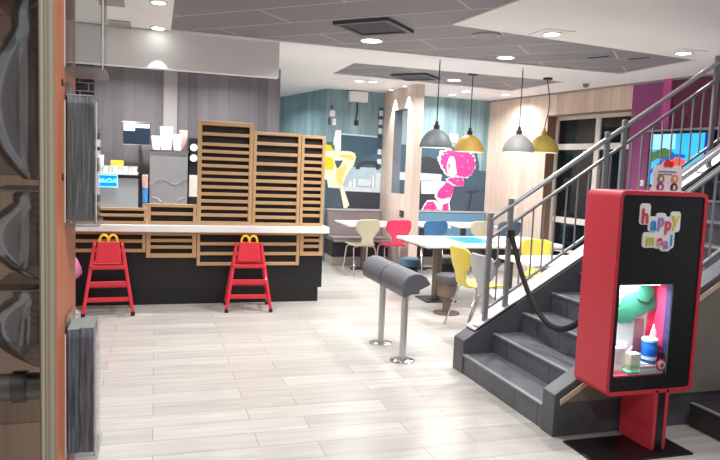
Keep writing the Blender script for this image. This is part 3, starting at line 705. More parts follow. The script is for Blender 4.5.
t = thing('wall_mural', 'wall print of a teal kitchen with a pink curly haired figure', 'wall mural', (0, 0, 0), 0, 'printed wall murals')
shapes(t, [
 (1, 'printed_cupboards', p_dark, [(3.86, .9), (5.69, .9), (5.69, 1.2), (3.86, 1.2)]),
 (1, 'printed_hood', p_teal2, [(3.86, 1.2), (5.69, 1.2), (5.69, 1.62), (5.2, 1.66), (5.1, 2.02), (3.86, 2.02)]),
 (2, 'printed_cloth', p_pale, [(3.86, 1.547), (4.824, 1.535), (4.815, 1.419), (3.86, 1.411)]),
 (2, 'printed_basin', p_white, [(4.443, 1.407), (4.91, 1.408), (4.852, 1.32), (4.719, 1.187), (4.455, 1.18)]),
 (2, 'printed_pot', p_dark, [(4.404, 1.577), (4.392, 1.803), (4.544, 1.837), (4.732, 1.788), (4.77, 1.676), (4.904, 1.523), (4.621, 1.542)]),
 (2, 'printed_apron', p_slate, [(5.106, 1.313), (5.264, 1.332), (5.69, 1.302), (5.69, .9), (5.01, .9), (5.045, 1.152)]),
 (3, 'printed_pole', p_dark, [(5.36, .9), (5.40, .9), (5.44, 1.22), (5.56, 1.24), (5.56, 1.27), (5.3, 1.25), (5.3, 1.22), (5.40, 1.22)]),
 (3, 'printed_bracket', p_slate, [(5.437, 1.919), (5.485, 1.936), (5.548, 1.706), (5.54, 1.574), (5.491, 1.573), (5.472, 1.732)]),
 (3, 'printed_picture', p_pale, [(4.93, 2.1), (5.10, 2.1), (5.10, 2.25), (4.93, 2.25)]),
 (4, 'printed_hair_outline', p_white, wavy([(4.755, 1.932), (4.909, 1.982), (5.193, 1.98), (5.371, 1.945), (5.466, 1.819), (5.474, 1.689), (5.412, 1.555), (5.288, 1.478), (5.142, 1.502), (5.016, 1.484), (4.904, 1.523), (4.82, 1.62), (4.734, 1.76)], 1, 6, .03)),
 (5, 'printed_hair', p_pink, wavy([(4.80, 1.849), (4.866, 1.928), (5.01, 1.955), (5.083, 1.965), (5.258, 1.96), (5.374, 1.902), (5.437, 1.774), (5.42, 1.657), (5.395, 1.569), (5.285, 1.516), (5.157, 1.523), (5.05, 1.53), (4.93, 1.55), (4.866, 1.637), (4.797, 1.748)], 2, 6, .035, 1.05)),
 (6, 'printed_face', p_white, [(4.93, 1.79), (4.955, 1.85), (5.02, 1.86), (5.06, 1.80), (5.076, 1.716), (5.107, 1.559), (5.047, 1.499), (4.952, 1.505), (4.915, 1.595), (4.905, 1.70)]),
 (7, 'printed_lock', p_pink, [(4.93, 1.71), (4.975, 1.74), (4.96, 1.64), (4.94, 1.62)]),
 (5, 'printed_collar_outline', p_white, [(4.892, 1.451), (5.0, 1.498), (5.205, 1.519), (5.258, 1.434), (5.248, 1.332), (5.105, 1.327), (4.976, 1.367)]),
 (7, 'printed_collar', p_pink, wavy([(4.94, 1.447), (5.017, 1.478), (5.191, 1.49), (5.24, 1.419), (5.225, 1.346), (5.12, 1.348), (5.038, 1.392)], 3, 5, .02, 1.12)),
 (4, 'printed_body_outline', p_white, [(4.926, 1.409), (5.072, 1.341), (5.036, 1.152), (4.982, .991), (4.807, 1.01), (4.699, 1.143), (4.747, 1.245), (4.836, 1.334)]),
 (8, 'printed_body', p_pink, wavy([(4.937, 1.38), (5.041, 1.326), (5.004, 1.151), (4.894, 1.133), (4.768, 1.145), (4.794, 1.246), (4.867, 1.335)], 4, 5, .02, 1.15)),
 (5, 'printed_arm_outline', p_white, [(4.465, .9), (4.512, .995), (4.569, 1.074), (4.725, 1.077), (4.807, 1.001), (4.994, 1.049), (5.019, .9)]),
 (6, 'printed_arm', p_pink, wavy([(4.502, .90), (4.534, .981), (4.586, 1.045), (4.695, 1.054), (4.73, .985), (4.782, .90)], 5)),
 (6, 'printed_strap', p_pink, [(4.861, .90), (4.87, 1.003), (4.979, 1.034), (4.987, .90)]),
])
for x, z, a, b_ in ((5.18, 1.87, .045, .008), (5.30, 1.78, .008, .04), (5.2, 1.68, .03, .008), (5.34, 1.66, .008, .03), (4.93, 1.24, .03, .008), (4.88, 1.90, .03, .008), (5.12, 1.43, .04, .007), (4.62, .99, .03, .008)):
    flat(ell(x, z, a, b_, 12, .2, int(x*50)), 9, 'printed_highlight', p_lpink, t)

t = thing('wall_box', 'white box high on the teal wall with a cable hanging below', 'speaker', (3.21, 10.75, 2.68))
MB().box(-.16, .16, -.12, 0, 0, .17).build('case', m_white_pl, t, bevel=.01)
MB().tube([(0, -.02, 0), (.01, -.02, -.15), (-.01, -.02, -.3)], .012, 8).box(-.03, .03, -.04, -.002, -.38, -.3).build('cable', m_dark, t)
t = thing('wall_socket', 'dark socket plate low on the wood partition above the pink chair', 'socket', (3.70, 9.68, .90))
MB().box(-.012, 0, -.09, .09, -.05, .05).build('plate', m_dark, t, bevel=.004)
MB().box(-.016, -.012, -.05, .05, -.025, .025).build('insert', mat('socket_insert', (90, 80, 76), .4), t)

# ------------------------------------------------------------------ screen and switch on the purple wall
TV = thing('television', 'wall mounted television with a blue beach picture on the purple wall', 'television', A0, TH)
MB().box(3.64, 4.56, -.08, -.03, 1.5, 2.20).build('casing', m_black, TV, bevel=.006)
MB().box(3.675, 4.53, -.083, -.079, 1.53, 2.17).build('screen', mat('tv_sky', (44, 170, 226), .3, emit=.9), TV)
MB().box(3.675, 4.05, -.086, -.082, 1.98, 2.17).build('screen_clouds', mat('tv_cloud', (150, 220, 250), .3, emit=.8), TV)
MB().prism([(3.675, 1.8), (3.8, 1.86), (4.05, 1.84), (4.05, 1.93), (3.9, 2.0), (3.78, 1.96), (3.675, 1.93)], -.089, -.085, 'y').build('screen_hill', mat('tv_green', (70, 110, 60), .4, emit=.5), TV)
MB().tube([(3.7+.5*k/10, -.086, 1.68+.22*sin(pi*.6*k/10)) for k in range(11)], .022, 6).build('screen_wave', mat('tv_blue', (0, 70, 190), .4, emit=.8), TV)
MB().prism([(3.95, 1.7), (4.2, 1.72), (4.22, 1.84), (4.1, 1.88), (3.98, 1.82)], -.090, -.086, 'y').build('screen_figure', mat('tv_red', (230, 70, 60), .4, emit=.8), TV)
MB().box(4.46, 4.53, -.087, -.083, 1.53, 2.17).build('screen_edge', mat('tv_deep', (0, 40, 140), .4, emit=.5), TV)
MB().box(3.6, 4.7, -.10, 0, 2.205, 2.23).build('top_rail', m_steeld, TV)
MB().box(3.8, 4.4, -.03, 0, 1.7, 2.0).build('bracket', m_dark, TV)
t = thing('wall_switch', 'small white switch box on the purple wall beside the television', 'switch', A0, TH)
MB().box(3.47, 3.55, -.03, 0, 1.50, 1.58).build('plate', m_white_pl, t, bevel=.004)
MB().box(3.49, 3.53, -.036, -.03, 1.52, 1.56).build('button', mat('switch_grey', (190, 188, 184), .4), t)

# ------------------------------------------------------------------ staircase
RISE, TREAD, NS = .16, .257, 13
YF0, YF1 = 4.63, 4.80      # far curb
YN0, YN1 = 3.37, 3.50      # near curb
X0 = 2.35
st = thing('staircase', 'grey tiled staircase rising to the right behind the red kiosk', 'staircase', (0, 0, 0))
for k in range(NS):
    x = X0+TREAD*k; z = RISE*(k+1); xe = X0+TREAD*NS+.3
    x1 = x+TREAD+.02 if k < NS-1 else xe
    s = MB().box(x, x1, YN1, YF0, max(0, z-RISE*2.2) if k else 0, z-.02).build('step', m_stile, st)
    MB().box(x-.012, x1, YN1, YF0, z-.02, z).build('tread', m_stread, s, bevel=.004, seg=1)
    MB().box(x-.014, x+.016, YN1+.005, YF0-.005, z-.004, z+.002).build('nosing', m_nosing, s)
XE = X0+TREAD*NS+.3
sl = RISE/TREAD
def stringer(y0, y1, z_front, x_flat, m, name):
    zt = lambda x: z_front+.02+(x-X0)*sl
    return MB().prism([(X0-.012, 0), (XE, 0), (XE, zt(XE)), (X0-.012, z_front)], y0, y1, 'y').build(name, m, st, bevel=.004, seg=1)
stringer(YF0, YF1, .265, 0, m_scurb, 'far_stringer')
stringer(YN0, YN1, .265, 0, m_scurb, 'near_stringer')
zt = lambda x: .285+(x-X0)*sl
MB().prism([(2.44, zt(2.44)), (XE, zt(XE)), (XE, zt(XE)+.008), (2.44, zt(2.44)+.008)], YF0+.015, YF1+.01, 'y').build('stone_capping', m_scap, st)
MB().prism([(2.37, .22), (XE, .22), (XE, zt(XE)-.06), (2.37, .225)], YN0-.012, YN0, 'y').build('flank_panel', m_flank, st)
MB().prism([(2.37, .205), (XE, zt(XE)-.08), (XE, zt(XE)-.045), (2.37, .24)], YN0-.02, YN0-.011, 'y').build('beige_trim', m_trim, st)

def rail_line(p, slope): return lambda x: p[1]+(x-p[0])*slope
yr = 4.67
rl = thing('stair_railing', 'steel railing with balusters along the far side of the staircase', 'railing', (0, 0, 0))
S = .665
hi = rail_line((2.573, 1.25), S); lo = rail_line((2.60, 1.118), S); bt = rail_line((2.60, .55), S)
MB().tube([(2.54, yr, hi(2.54)), (XE-.2, yr, hi(XE-.2))], .020, 12).build('handrail', m_steel, rl, smooth=True)
MB().tube([(2.54, yr, lo(2.54)), (XE-.2, yr, lo(XE-.2))], .014, 10).build('mid_rail', m_steeld, rl, smooth=True)
MB().tube([(2.54, yr, bt(2.54)), (XE-.2, yr, bt(XE-.2))], .013, 10).build('bottom_rail', m_steeld, rl, smooth=True)
for x in (2.536, 2.711, 3.572, 3.735, 4.64, 4.80):
    zb = zt(x)+.008
    o = MB().box(x-.022, x+.022, yr-.016, yr+.016, zb-.02, hi(x)+.06).build('newel', m_steeld, rl, bevel=.008)
for a in (2.46, 3.49, 4.56):
    MB().prism([(a, zt(a)+.008), (a+.33, zt(a+.33)+.008), (a+.33, zt(a+.33)+.024), (a, zt(a)+.024)], yr-.045, yr+.055, 'y').build('base_plate', m_steel, rl, bevel=.006)
x = 2.62
nb = 0
while x < XE-.25:
    if min(abs(x-q) for q in (2.536, 2.711, 3.572, 3.735, 4.64, 4.80)) > .045:
        MB().tube([(x, yr, bt(x)), (x, yr, lo(x))], .0075, 8).build('baluster', m_steeld, rl, smooth=True)
        if nb in (0,):
            zc = (bt(x)+lo(x))/2+.03
            MB().prism([(x-.04, zc), (x, zc-.045), (x+.04, zc), (x, zc+.045)], yr-.006, yr+.006, 'y').build('diamond_plate', m_steeld, rl)
        nb += 1
    x += .1
# near railing
yn = 3.43
rl = thing('stair_railing', 'steel railing along the near side of the staircase, rising behind the kiosk', 'railing', (0, 0, 0))
hi2 = rail_line((3.28, 1.675), S); lo2 = rail_line((3.28, 1.535), S); bt2 = rail_line((3.28, .96), S)
MB().tube([(2.60, yn, hi2(2.60)), (XE-.2, yn, hi2(XE-.2))], .026, 12).build('handrail', m_steel, rl, smooth=True)
MB().tube([(2.60, yn, lo2(2.60)), (XE-.2, yn, lo2(XE-.2))], .019, 10).build('mid_rail', m_steeld, rl, smooth=True)
MB().tube([(2.60, yn, bt2(2.60)), (XE-.2, yn, bt2(XE-.2))], .013, 10).build('bottom_rail', m_steeld, rl, smooth=True)
for x in (2.62, 2.79, 3.95, 4.12):
    MB().box(x-.022, x+.022, yn-.016, yn+.016, zt(x)-.02, hi2(x)+.0).build('newel', m_steeld, rl, bevel=.008)
for i in range(24):
    x = 2.88+.1*i
    if min(abs(x-q) for q in (3.95, 4.12)) > .045:
        MB().tube([(x, yn, bt2(x)), (x, yn, lo2(x))], .0075, 8).build('baluster', m_steeld, rl, smooth=True)

# belt across the stairs
pa, pb = Vector((2.711, 4.635, 1.12)), Vector((2.79, 3.462, 1.02))
path = []
for k in range(33):
    u = k/32; p = pa.lerp(pb, u); p.z -= .56*(1-(2*u-1)**2); path.append(p)
bt_ = thing('barrier_belt', 'black belt sagging across the stairs from the second stair post', 'barrier belt', (0, 0, 0))
MB().tube(path, .022, 10, flat=(.8, 1.0)).build('belt', mat('black_webbing', (18, 18, 20), .7), bt_, smooth=True)
MB().box(2.682, 2.742, 4.63, 4.652, 1.09, 1.15).build('clip', m_dark, bt_, bevel=.004)

# second short flight at the right edge
sf = thing('side_steps', 'low shaded steps beside the kiosk at the right edge of the picture', 'steps', (0, 0, 0))
for k, (x, z) in enumerate(((3.36, .16), (3.63, .32))):
    o = MB().box(x, 5.2, 1.6, 3.345, z-.16, z-.02).build('step', mat('shaded_step_stone', (62, 60, 60), .5, noise=.15, nscale=8), sf)  # shadow beside the kiosk is put into the darker step colour
    MB().box(x-.012, 5.2, 1.6, 3.345, z-.02, z).build('tread', mat('shaded_step_stone', (62, 60, 60), .5), o)
    MB().box(x-.014, x+.014, 1.605, 3.34, z-.006, z+.002).build('nosing', m_nosing, o)

# ------------------------------------------------------------------ red display kiosk
kx0, kx1, kz0, kz1, ky0, ky1 = 2.447, 3.055, .36, 1.53, 3.05, 3.345
cx0, cx1 = 2.795, 2.895
k = thing('display_kiosk', 'red and black display kiosk with a lit window, standing in front of the stairs', 'display kiosk', (0, 0, 0))
def rrect(x0, x1, z0, z1, r, n=6):
    pts = []
    for cx, cz, a in ((x1-r, z1-r, 0), (x0+r, z1-r, pi/2), (x0+r, z0+r, pi), (x1-r, z0+r, 1.5*pi)):
        for i in range(n+1): pts.append((cx+r*cos(a+pi/2*i/n), cz+r*sin(a+pi/2*i/n)))
    return pts
def ring(mb, outer, inner, y0, y1):
    bm = mb.bm; n = len(outer)
    V = [[bm.verts.new((p[0], y, p[1])) for p in L] for y in (y0, y1) for L in (outer, inner)]
    for i in range(n):
        j = (i+1) % n
        bm.faces.new((V[0][i], V[0][j], V[1][j], V[1][i])); bm.faces.new((V[2][i], V[2][j], V[3][j], V[3][i]))
        bm.faces.new((V[0][i], V[0][j], V[2][j], V[2][i])); bm.faces.new((V[1][i], V[1][j], V[3][j], V[3][i]))
    return mb
ring(MB(), rrect(kx0, kx1, kz0, kz1, .04), rrect(kx0+.022, kx1-.022, kz0+.022, kz1-.022, .022), ky0, ky1).build('body_shell', m_redk, k, smooth=True)
MB().prism(rrect(kx0+.01, kx1-.01, kz0+.01, kz1-.01, .03), ky1-.012, ky1-.002, 'y').build('back_panel', m_redk, k)
# black front with the window opening
wx0, wx1, wz0, wz1 = 2.498, 2.872, .465, 1.0
m_kblack = mat('kiosk_black', (24, 23, 25), .35, noise=.1)
ib = (kx0+.02, kx1-.02, kz0+.02, kz1-.02)
fr = MB()
fr.box(ib[0], wx0, ky0+.008, ky0+.02, ib[2], ib[3]).box(wx1, ib[1], ky0+.008, ky0+.02, ib[2], ib[3]).box(wx0, wx1, ky0+.008, ky0+.02, ib[2], wz0).box(wx0, wx1, ky0+.008, ky0+.02, wz1, ib[3])
fr.build('front_panel', m_kblack, k)
# column
c = MB().box(cx0, cx1, ky0+.012, ky1-.01, .012, kz0+.03).build('column', m_redk, k)
MB().box(cx0, cx0+.024, ky0, ky0+.013, .012, kz0+.02).box(cx1-.024, cx1, ky0, ky0+.013, .012, kz0+.02).build('column_edge', m_redk, c, bevel=.004)
MB().box(cx0+.024, cx1-.024, ky0+.003, ky0+.013, .012, kz0+.03).build('column_inlay', m_kblack, c)
MB().box(2.36, 3.03, 2.97, 3.29, 0, .012).build('base_plate', mat('base_black', (16, 16, 17), .4), k, bevel=.003)
# display box
kb = ky0+.155
bx = MB()
bx.box(wx0, wx0+.004, ky0+.02, kb, wz0, wz1).box(wx1-.004, wx1, ky0+.02, kb, wz0, wz1).box(wx0, wx1, ky0+.02, kb, wz1-.004, wz1)
bx.build('display_lining', mat('display_white', (242, 240, 240), .6), k)
MB().box(wx0, wx1, kb, kb+.01, wz0, wz1).build('display_back', mat('display_back_white', (238, 240, 242), .6), k)
MB().box(wx0, wx1, ky0+.02, kb, wz0-.006, wz0+.004).build('display_floor', mat('display_floor_red', (206, 52, 84), .5, noise=.1), k)
MB().prism([(wx0+.002, wz0), (wx0+.002, wz0+.10), (wx1-.06, wz0+.10), (wx1-.03, wz0+.53), (wx1-.006, wz0+.53), (wx1-.006, wz0)], kb-.012, kb-.002, 'y').build('red_backdrop', mat('backdrop_red', (204, 40, 74), .5, noise=.1), k)
MB().box(wx1-.007, wx1-.004, ky0+.06, kb-.012, wz0+.004, wz1-.004).build('side_lining', mat('side_red', (196, 46, 84), .5), k)
MB().box(wx1-.007, wx1-.004, ky0+.02, ky0+.06, wz0+.004, wz1-.004).build('side_lining', mat('side_reflection', (60, 48, 92), .4), k)  # navy strip paints the reflection near the window's right edge
MB().box(wx0, wx1, ky0+.010, ky0+.014, wz0, wz1).build('window_glass', m_glass, k)
MB().box(wx0+.03, wx1-.06, ky0+.05, ky0+.11, wz1-.012, wz1-.005).build('light_strip', mat('strip_lit', (255, 252, 248), .5, emit=6), k)
l = lamp('AREA', 'lamp', k, ((wx0+wx1)/2-.02, ky0+.08, wz1-.02), 7, size=.1, color=(1, .98, .97), spread=175)
# objects in the display
zf = wz0+.004
G_T = 'toys in the lit kiosk window'
t = thing('cardboard_tree', 'dark green cut-out tree behind the toys in the kiosk window', 'display tree', (2.70, kb-.02, zf))
MB().prism([(.02, 0), (.10, 0), (.085, .3), (.03, .3)], -.006, .006, 'y').build('trunk', mat('tree_brown', (120, 70, 72), .6, noise=.2), t)
MB().prism(ell(.03, .40, .135, .075, 40, .06, 9), -.012, -.006, 'y').prism(ell(-.06, .33, .075, .05, 30, .06, 2), -.016, -.012, 'y').prism(ell(.07, .46, .06, .055, 30, .06, 4), -.02, -.012, 'y').build('foliage', mat('tree_green', (28, 92, 70), .6, noise=.3, nscale=25), t)
def toybox(x, y, w_, d, h_, c, label, nm='toy_box', cat='toy box', z=0, rz=0, band=None):
    t = thing(nm, label, cat, (x, y, zf+z), rz, G_T)
    MB().box(-w_/2, w_/2, -d/2, d/2, 0, h_).build('box', mat('toy_%d_%d_%d' % c, c, .4, noise=.15, nscale=40), t, bevel=.004)
    if band: MB().box(-w_/2-.001, w_/2+.001, -d/2-.001, d/2+.001, h_*.12, h_*.32).build('band', mat('toyband_%d_%d_%d' % band, band, .4), t)
toybox(2.665, 3.113, .11, .07, .02, (140, 214, 176), 'mint green plinth at the front of the kiosk window', 'display_plinth', 'plinth')
toybox(2.67, 3.113, .07, .05, .10, (228, 226, 206), 'cream toy box standing on the mint green plinth', z=.02, band=(180, 200, 150))
toybox(2.575, 3.143, .055, .05, .15, (222, 208, 206), 'pale pink toy box at the left edge of the kiosk window', band=(236, 238, 240))
toybox(2.795, 3.135, .11, .08, .055, (196, 204, 206), 'grey white plinth under the blue can in the kiosk window', 'display_plinth', 'plinth')
t = thing('blue_can', 'bright blue tub with a white band on the grey white plinth', 'toy tub', (2.795, 3.13, zf+.055), 0, G_T)
MB().lathe([(.04, 0), (.044, .012), (.044, .125), (.04, .135)], seg=28, cap_first=True, cap_last=True).build('tub', mat('tub_blue', (24, 110, 210), .35), t, smooth=True)
MB().lathe([(.0455, .02), (.0455, .04)], seg=28).build('band', mat('tub_white', (236, 240, 246), .4), t, smooth=True)
MB().lathe([(.046, .125), (.046, .14), (.04, .145)], seg=28, cap_last=True).build('lid', mat('tub_lid', (170, 210, 236), .4), t, smooth=True)
t = thing('toy_figure', 'white and purple toy with wings behind the cream box in the kiosk window', 'toy', (2.645, 3.179, zf), 0, G_T); t.scale = (.7, .7, .7)
MB().lathe([(.03, 0), (.035, .05), (.028, .13), (.02, .17)], seg=18, cap_first=True, cap_last=True).build('body', mat('toy_beige', (206, 196, 190), .5), t, smooth='all')
MB().lathe([(.001, .17), (.03, .185), (.036, .21), (.028, .24), (.001, .25)], seg=18).build('head', mat('toy_white', (238, 238, 244), .4), t, smooth='all')
for sx in (-1, 1): MB().prism([(sx*.02, .12), (sx*.10, .2), (sx*.09, .1), (sx*.05, .07)], -.004, .004, 'y').build('wing', mat('toy_lilac', (214, 208, 232), .4), t)
t = thing('paper_figure', 'tall folded white paper piece at the right of the kiosk window', 'toy', (2.845, 3.165, zf), 0, G_T)
MB().prism([(-.015, 0), (.02, 0), (.024, .22), (.0, .27), (-.02, .2)], -.004, .004, 'y').build('sheet', m_white_pl, t)
MB().prism([(-.02, 0), (.015, 0), (.0, .16)], -.012, -.006, 'y').build('fold', mat('paper_grey', (206, 210, 212), .5), t)
t = thing('price_card', 'white strip card with a round red and white badge at the front of the window', 'label card', (2.765, 3.078, zf))
MB().box(-.07, .055, -.002, .002, .015, .05).build('card', m_white_pl, t)
MB().box(-.075, .09, -.004, .004, 0, .02).build('stand', mat('card_stand', (220, 226, 230), .2), t)
b_ = MB().disc_y(.075, .05, .036, -.006, -.002).build('badge', mat('badge_red', (222, 50, 70), .4), t)
MB().disc_y(.075, .05, .026, -.009, -.005).build('badge_face', m_white_pl, b_); MB().disc_y(.075, .05, .012, -.012, -.008).build('badge_dot', mat('badge_red', (222, 50, 70), .4), b_)
for i in range(6): MB().box(-.068+i*.021, -.053+i*.021, -.004, -.001, .034, .047).build('card_letter_block', mat('card_pink', (226, 140, 160), .5), t)

# logo on the black front
lg = (('h', 2.622, 1.385, .135, (222, 70, 84)), ('a', 2.684, 1.345, .125, (40, 150, 214)), ('p', 2.733, 1.365, .115, (176, 130, 206)), ('p', 2.783, 1.345, .12, (226, 80, 100)), ('y', 2.832, 1.375, .13, (222, 206, 70)),
      ('m', 2.668, 1.255, .10, (206, 200, 70)), ('e', 2.733, 1.250, .11, (222, 70, 70)), ('a', 2.776, 1.235, .105, (176, 130, 206)), ('l', 2.812, 1.25, .10, (60, 150, 214)))
m_out = mat('logo_white', (240, 238, 238), .5)
for q, (ch, x, z, sz, c) in enumerate(lg):
    tall = .032 if ch in 'hl' else .0
    low = .03 if ch in 'py' else .0
    hw = .052 if ch == 'm' else .022 if ch == 'l' else .036
    o = MB().prism(rrect(x-hw, x+hw, z-.042-low, z+.046+tall, .02), ky0+.003-.0004*q, ky0+.0085, 'y').build('letter_outline', m_out, k)
    tx = text_mesh(ch, sz*.92, mat('logo_%d_%d_%d' % c, c, .5), 'letter', o, (x, ky0-.0005-.0002*q, z+.002), RX90, .002, .003)
    tx.scale = (.82, .95, 1)
# card on top of the kiosk
t = thing('menu_card', 'white card with four round pictures standing on top of the kiosk', 'sign card', (2.885, 3.2, kz1))
MB().prism([(-.105, 0), (.105, 0), (.105, .125), (.09, .15), (.02, .155), (.0, .175), (-.03, .18), (-.05, .155), (-.09, .15), (-.105, .125)], -.003, .003, 'y').build('card', mat('card_white', (224, 220, 224), .5), t)
for i in range(2): MB().box(-.07, .06-.03*i, -.005, -.003, .112-.016*i, .120-.016*i).build('text_line', mat('card_grey', (130, 126, 140), .6), t)
for i, (x, z, c) in enumerate(((-.05, .072, (120, 136, 90)), (.05, .075, (226, 130, 90)), (-.05, .025, (140, 50, 130)), (.05, .025, (70, 50, 52)))):
    o = MB().disc_y(x, z, .026, -.006, -.003).build('picture', mat('pic_%d' % i, c, .5, noise=.4, nscale=60), t)
    MB().box(x-.008, x+.008, -.008, -.005, z-.012, z+.012).build('picture_detail', mat('card_white', (224, 220, 224), .5), o)
MB().disc_y(-.015, .165, .022, -.007, -.003).disc_y(.018, .16, .018, -.007, -.003).build('red_fruit', mat('fruit_red', (222, 44, 44), .4), t)
MB().box(-.105, .105, -.02, .02, 0, .006).build('foot', m_white_pl, t)

# ------------------------------------------------------------------ leaflet panel in the foreground
def stripe_mat():
    m = bpy.data.materials.new('layered_board_edge'); m.use_nodes = True; nt = m.node_tree; L = nt.links.new
    b = nt.nodes['Principled BSDF']; tc = nt.nodes.new('ShaderNodeTexCoord'); sx = nt.nodes.new('ShaderNodeSeparateXYZ'); L(tc.outputs['Object'], sx.inputs[0])
    mu = nt.nodes.new('ShaderNodeMath'); mu.operation = 'MULTIPLY'; mu.inputs[1].default_value = 420; L(sx.outputs['X'], mu.inputs[0])
    fl = nt.nodes.new('ShaderNodeMath'); fl.operation = 'FLOOR'; L(mu.outputs[0], fl.inputs[0])
    wn = nt.nodes.new('ShaderNodeTexWhiteNoise'); wn.noise_dimensions = '1D'; L(fl.outputs[0], wn.inputs['W'])
    cr = nt.nodes.new('ShaderNodeValToRGB'); cr.color_ramp.elements[0].color = rgb(112, 104, 90); cr.color_ramp.elements[1].color = rgb(172, 162, 142)
    L(wn.outputs['Value'], cr.inputs['Fac']); L(cr.outputs['Color'], b.inputs['Base Color']); b.inputs['Roughness'].default_value = .6
    return m
px0, px1, pyn, pyf = -.1667, -.1456, 1.10, 1.345
t = thing('leaflet_stand', 'tall orange wood display panel with layered edge in the left foreground', 'display panel', (0, 0, 0))
MB().box(px0, px1, pyn, pyf, 0, 2.35).build('core', stripe_mat(), t)
MB().box(px1, px1+.002, pyn, pyf, 0, 2.35).build('facing', mat('orange_wood', (190, 112, 76), .45, noise=.12, nscale=6, stretch=(20, 20, 1)), t)
MB().box(px0-.002, px0, pyn, pyf, 0, 2.35).build('rear_facing', mat('brown_facing', (96, 72, 58), .5, noise=.2, nscale=6), t)
for z in (1.715, 1.565): MB().prism([(1.16+.006*cos(2*pi*q/12), z+.006*sin(2*pi*q/12)) for q in range(12)], px1+.001, px1+.004, 'x').build('screw', m_dark, t)
hx0, hx1, hy0, hy1 = px1+.003, -.0945, 1.187, 1.282
def holder(z0, z1, label, lean=.0):
    t = thing('leaflet_holder', label, 'leaflet holder', (0, 0, 0), 0, 'clear leaflet holders on the panel')
    w_ = .003
    b = MB()
    b.box(hx0, hx0+w_, hy0, hy1, z0, z1+.03)                      # back
    b.box(hx0, hx1, hy0, hy0+w_, z0, z1).box(hx0, hx1, hy1-w_, hy1, z0, z1)   # sides
    b.box(hx1-w_, hx1, hy0, hy1, z0, z0+(z1-z0)*.8)                # front
    b.build('pocket', m_clear, t)
    MB().box(hx0, hx1+.004, hy0-.002, hy1, z0-.006, z0+.003).build('floor_strip', clear_mat('thick_acrylic', (246, 248, 250), .05, .3), t)
    MB().tube([(hx1, hy0, z0), (hx1, hy0, z1)], .0012, 6).tube([(hx0, hy0, z0), (hx0, hy0, z1)], .0012, 6).build('polished_edge', mat('frosted_edge', (196, 192, 192), .25), t)
    return t
hx1 = -.085
holder(1.742, 2.06, 'empty clear leaflet holder at the top of the orange panel')
hx1 = -.0945
holder(1.488, 1.69, 'clear leaflet holder in the middle of the orange panel, with dark leaflets')
holder(1.082, 1.30, 'clear leaflet holder at the bottom of the orange panel, with two leaflet bundles')
def stripes(name, c1, c2, c3):
    m = bpy.data.materials.new(name); m.use_nodes = True; nt = m.node_tree; L = nt.links.new
    b = nt.nodes['Principled BSDF']; tc = nt.nodes.new('ShaderNodeTexCoord')
    mp = nt.nodes.new('ShaderNodeMapping'); mp.inputs['Scale'].default_value = (500, 6, 14); L(tc.outputs['Object'], mp.inputs['Vector'])
    nz = nt.nodes.new('ShaderNodeTexNoise'); nz.inputs['Scale'].default_value = 1; nz.inputs['Detail'].default_value = 3; L(mp.outputs['Vector'], nz.inputs['Vector'])
    cr = nt.nodes.new('ShaderNodeValToRGB'); cr.color_ramp.elements[0].position = .32; cr.color_ramp.elements[1].position = .68
    cr.color_ramp.elements[0].color = rgb(*c1); cr.color_ramp.elements[1].color = rgb(*c2); e = cr.color_ramp.elements.new(.5); e.color = rgb(*c3)
    L(nz.outputs['Fac'], cr.inputs['Fac']); L(cr.outputs['Color'], b.inputs['Base Color']); b.inputs['Roughness'].default_value = .4
    return m
m_leaf1 = stripes('leaflet_edges_blue', (60, 68, 88), (150, 162, 176), (98, 112, 124)); m_leaf2 = stripes('leaflet_edges_dark', (72, 72, 86), (160, 152, 162), (110, 110, 126))
G_L = 'leaflet bundles in the holders'
def bundle(x0, x1, z0, z1, m, label):
    t = thing('leaflet_bundle', label, 'leaflet bundle', (0, 0, 0), 0, G_L)
    n = 9; d = (x1-x0)/n; b = MB()
    for i in range(n): b.box(x0+i*d, x0+(i+1)*d-.0003, hy0+.005+random.uniform(0, .002), hy1-.005, z0, z1-random.uniform(0, .003))
    b.build('pages', m, t)
    MB().box(x0, x1, hy0+.006, hy1-.006, z1-.001, z1+.001).build('top_edges', mat('page_tops', (150, 160, 158), .6, noise=.25, nscale=300, stretch=(1, .05, 1)), t)
bundle(hx0+.002, hx0+.0215, 1.087, 1.306, m_leaf1, 'left bundle of dark leaflets in the bottom holder of the panel')
bundle(hx0+.0225, hx1-.004, 1.087, 1.308, m_leaf2, 'right bundle of dark leaflets in the bottom holder of the panel')
bundle(hx0+.003, hx1-.004, 1.493, 1.700, stripes('leaflet_green', (82, 98, 84), (156, 160, 166), (112, 120, 128)), 'single thick bundle of greenish grey leaflets in the middle holder')

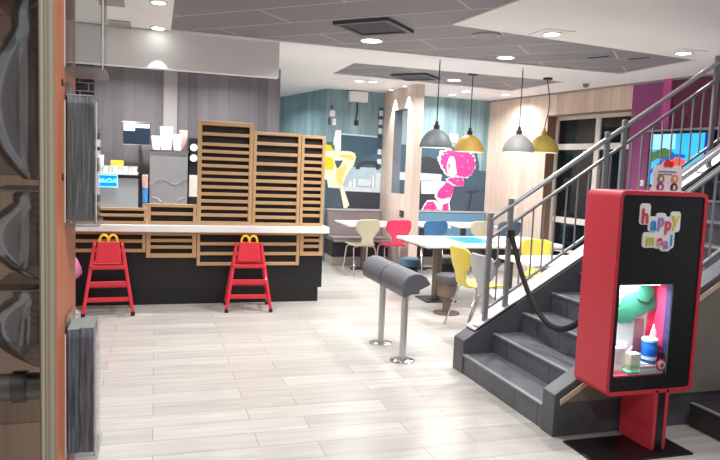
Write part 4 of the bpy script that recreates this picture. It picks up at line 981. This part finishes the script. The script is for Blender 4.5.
# rear side of the panel: smoky curved brochure pods and a steel tube
def pod(z0, z1, label, y=1.2):
    t = thing('brochure_pod', label, 'brochure holder', (px0-.002, y, z0), 0, 'smoky curved brochure pods on the panel')
    h_ = z1-z0; b = MB(); rows = []
    for k_ in range(13):
        u = k_/12; w_ = .035+.055*sin(pi*min(1, u*1.15))**.6 if u < .85 else .062-.02*(u-.85)/.15
        rows.append([b.bm.verts.new((-w_*(1-(abs(v)**3)), v*.085, h_*u)) for v in [-1+2*q/10 for q in range(11)]])
    for i in range(12):
        for q in range(10): b.bm.faces.new((rows[i][q], rows[i][q+1], rows[i+1][q+1], rows[i+1][q]))
    o = b.build('pod', m_smoke, t, smooth='all'); md = o.modifiers.new('thick', 'SOLIDIFY'); md.thickness = .002
    MB().box(-.075, 0, -.085, .085, h_*.98, h_).build('lip', clear_mat('lip_acrylic', (190, 194, 196), .3), t)
    
pod(1.56, 1.84, 'smoky curved brochure pod at the top left, behind the panel edge')
pod(1.405, 1.545, 'smoky curved brochure pod in the middle left, behind the panel edge')
pod(1.265, 1.39, 'small smoky brochure pod just above the steel tube')
t = thing('steel_tube', 'thick horizontal steel tube with a coupling left of the panel', 'steel tube', (0, 0, 1.222))
MB().prism([(1.16+.022*cos(2*pi*q/20), .022*sin(2*pi*q/20)) for q in range(20)], -.5, px0-.002, 'x').build('tube', mat('dull_steel', (120, 118, 112), .3, .9), t, smooth=True)
MB().prism([(1.16+.026*cos(2*pi*q/20), .026*sin(2*pi*q/20)) for q in range(20)], -.218, -.196, 'x').build('coupling', mat('dull_steel_dark', (96, 92, 86), .3, .9), t, smooth=True)
MB().cyl((-.47, 1.16, 0), .02, -1.222, .1).build('upright', mat('dull_steel', (120, 118, 112), .3, .9), t, smooth=True)

# ------------------------------------------------------------------ world and view
wd = bpy.data.worlds.new('world'); wd.use_nodes = True; sc.world = wd
wd.node_tree.nodes['Background'].inputs['Color'].default_value = (0.85, 0.92, 1.0, 1)
wd.node_tree.nodes['Background'].inputs['Strength'].default_value = 0.8
vs = sc.view_settings
vs.view_transform = 'Standard'; vs.look = 'None'; vs.exposure = -0.2; vs.gamma = 1.0; vs.use_curve_mapping = False
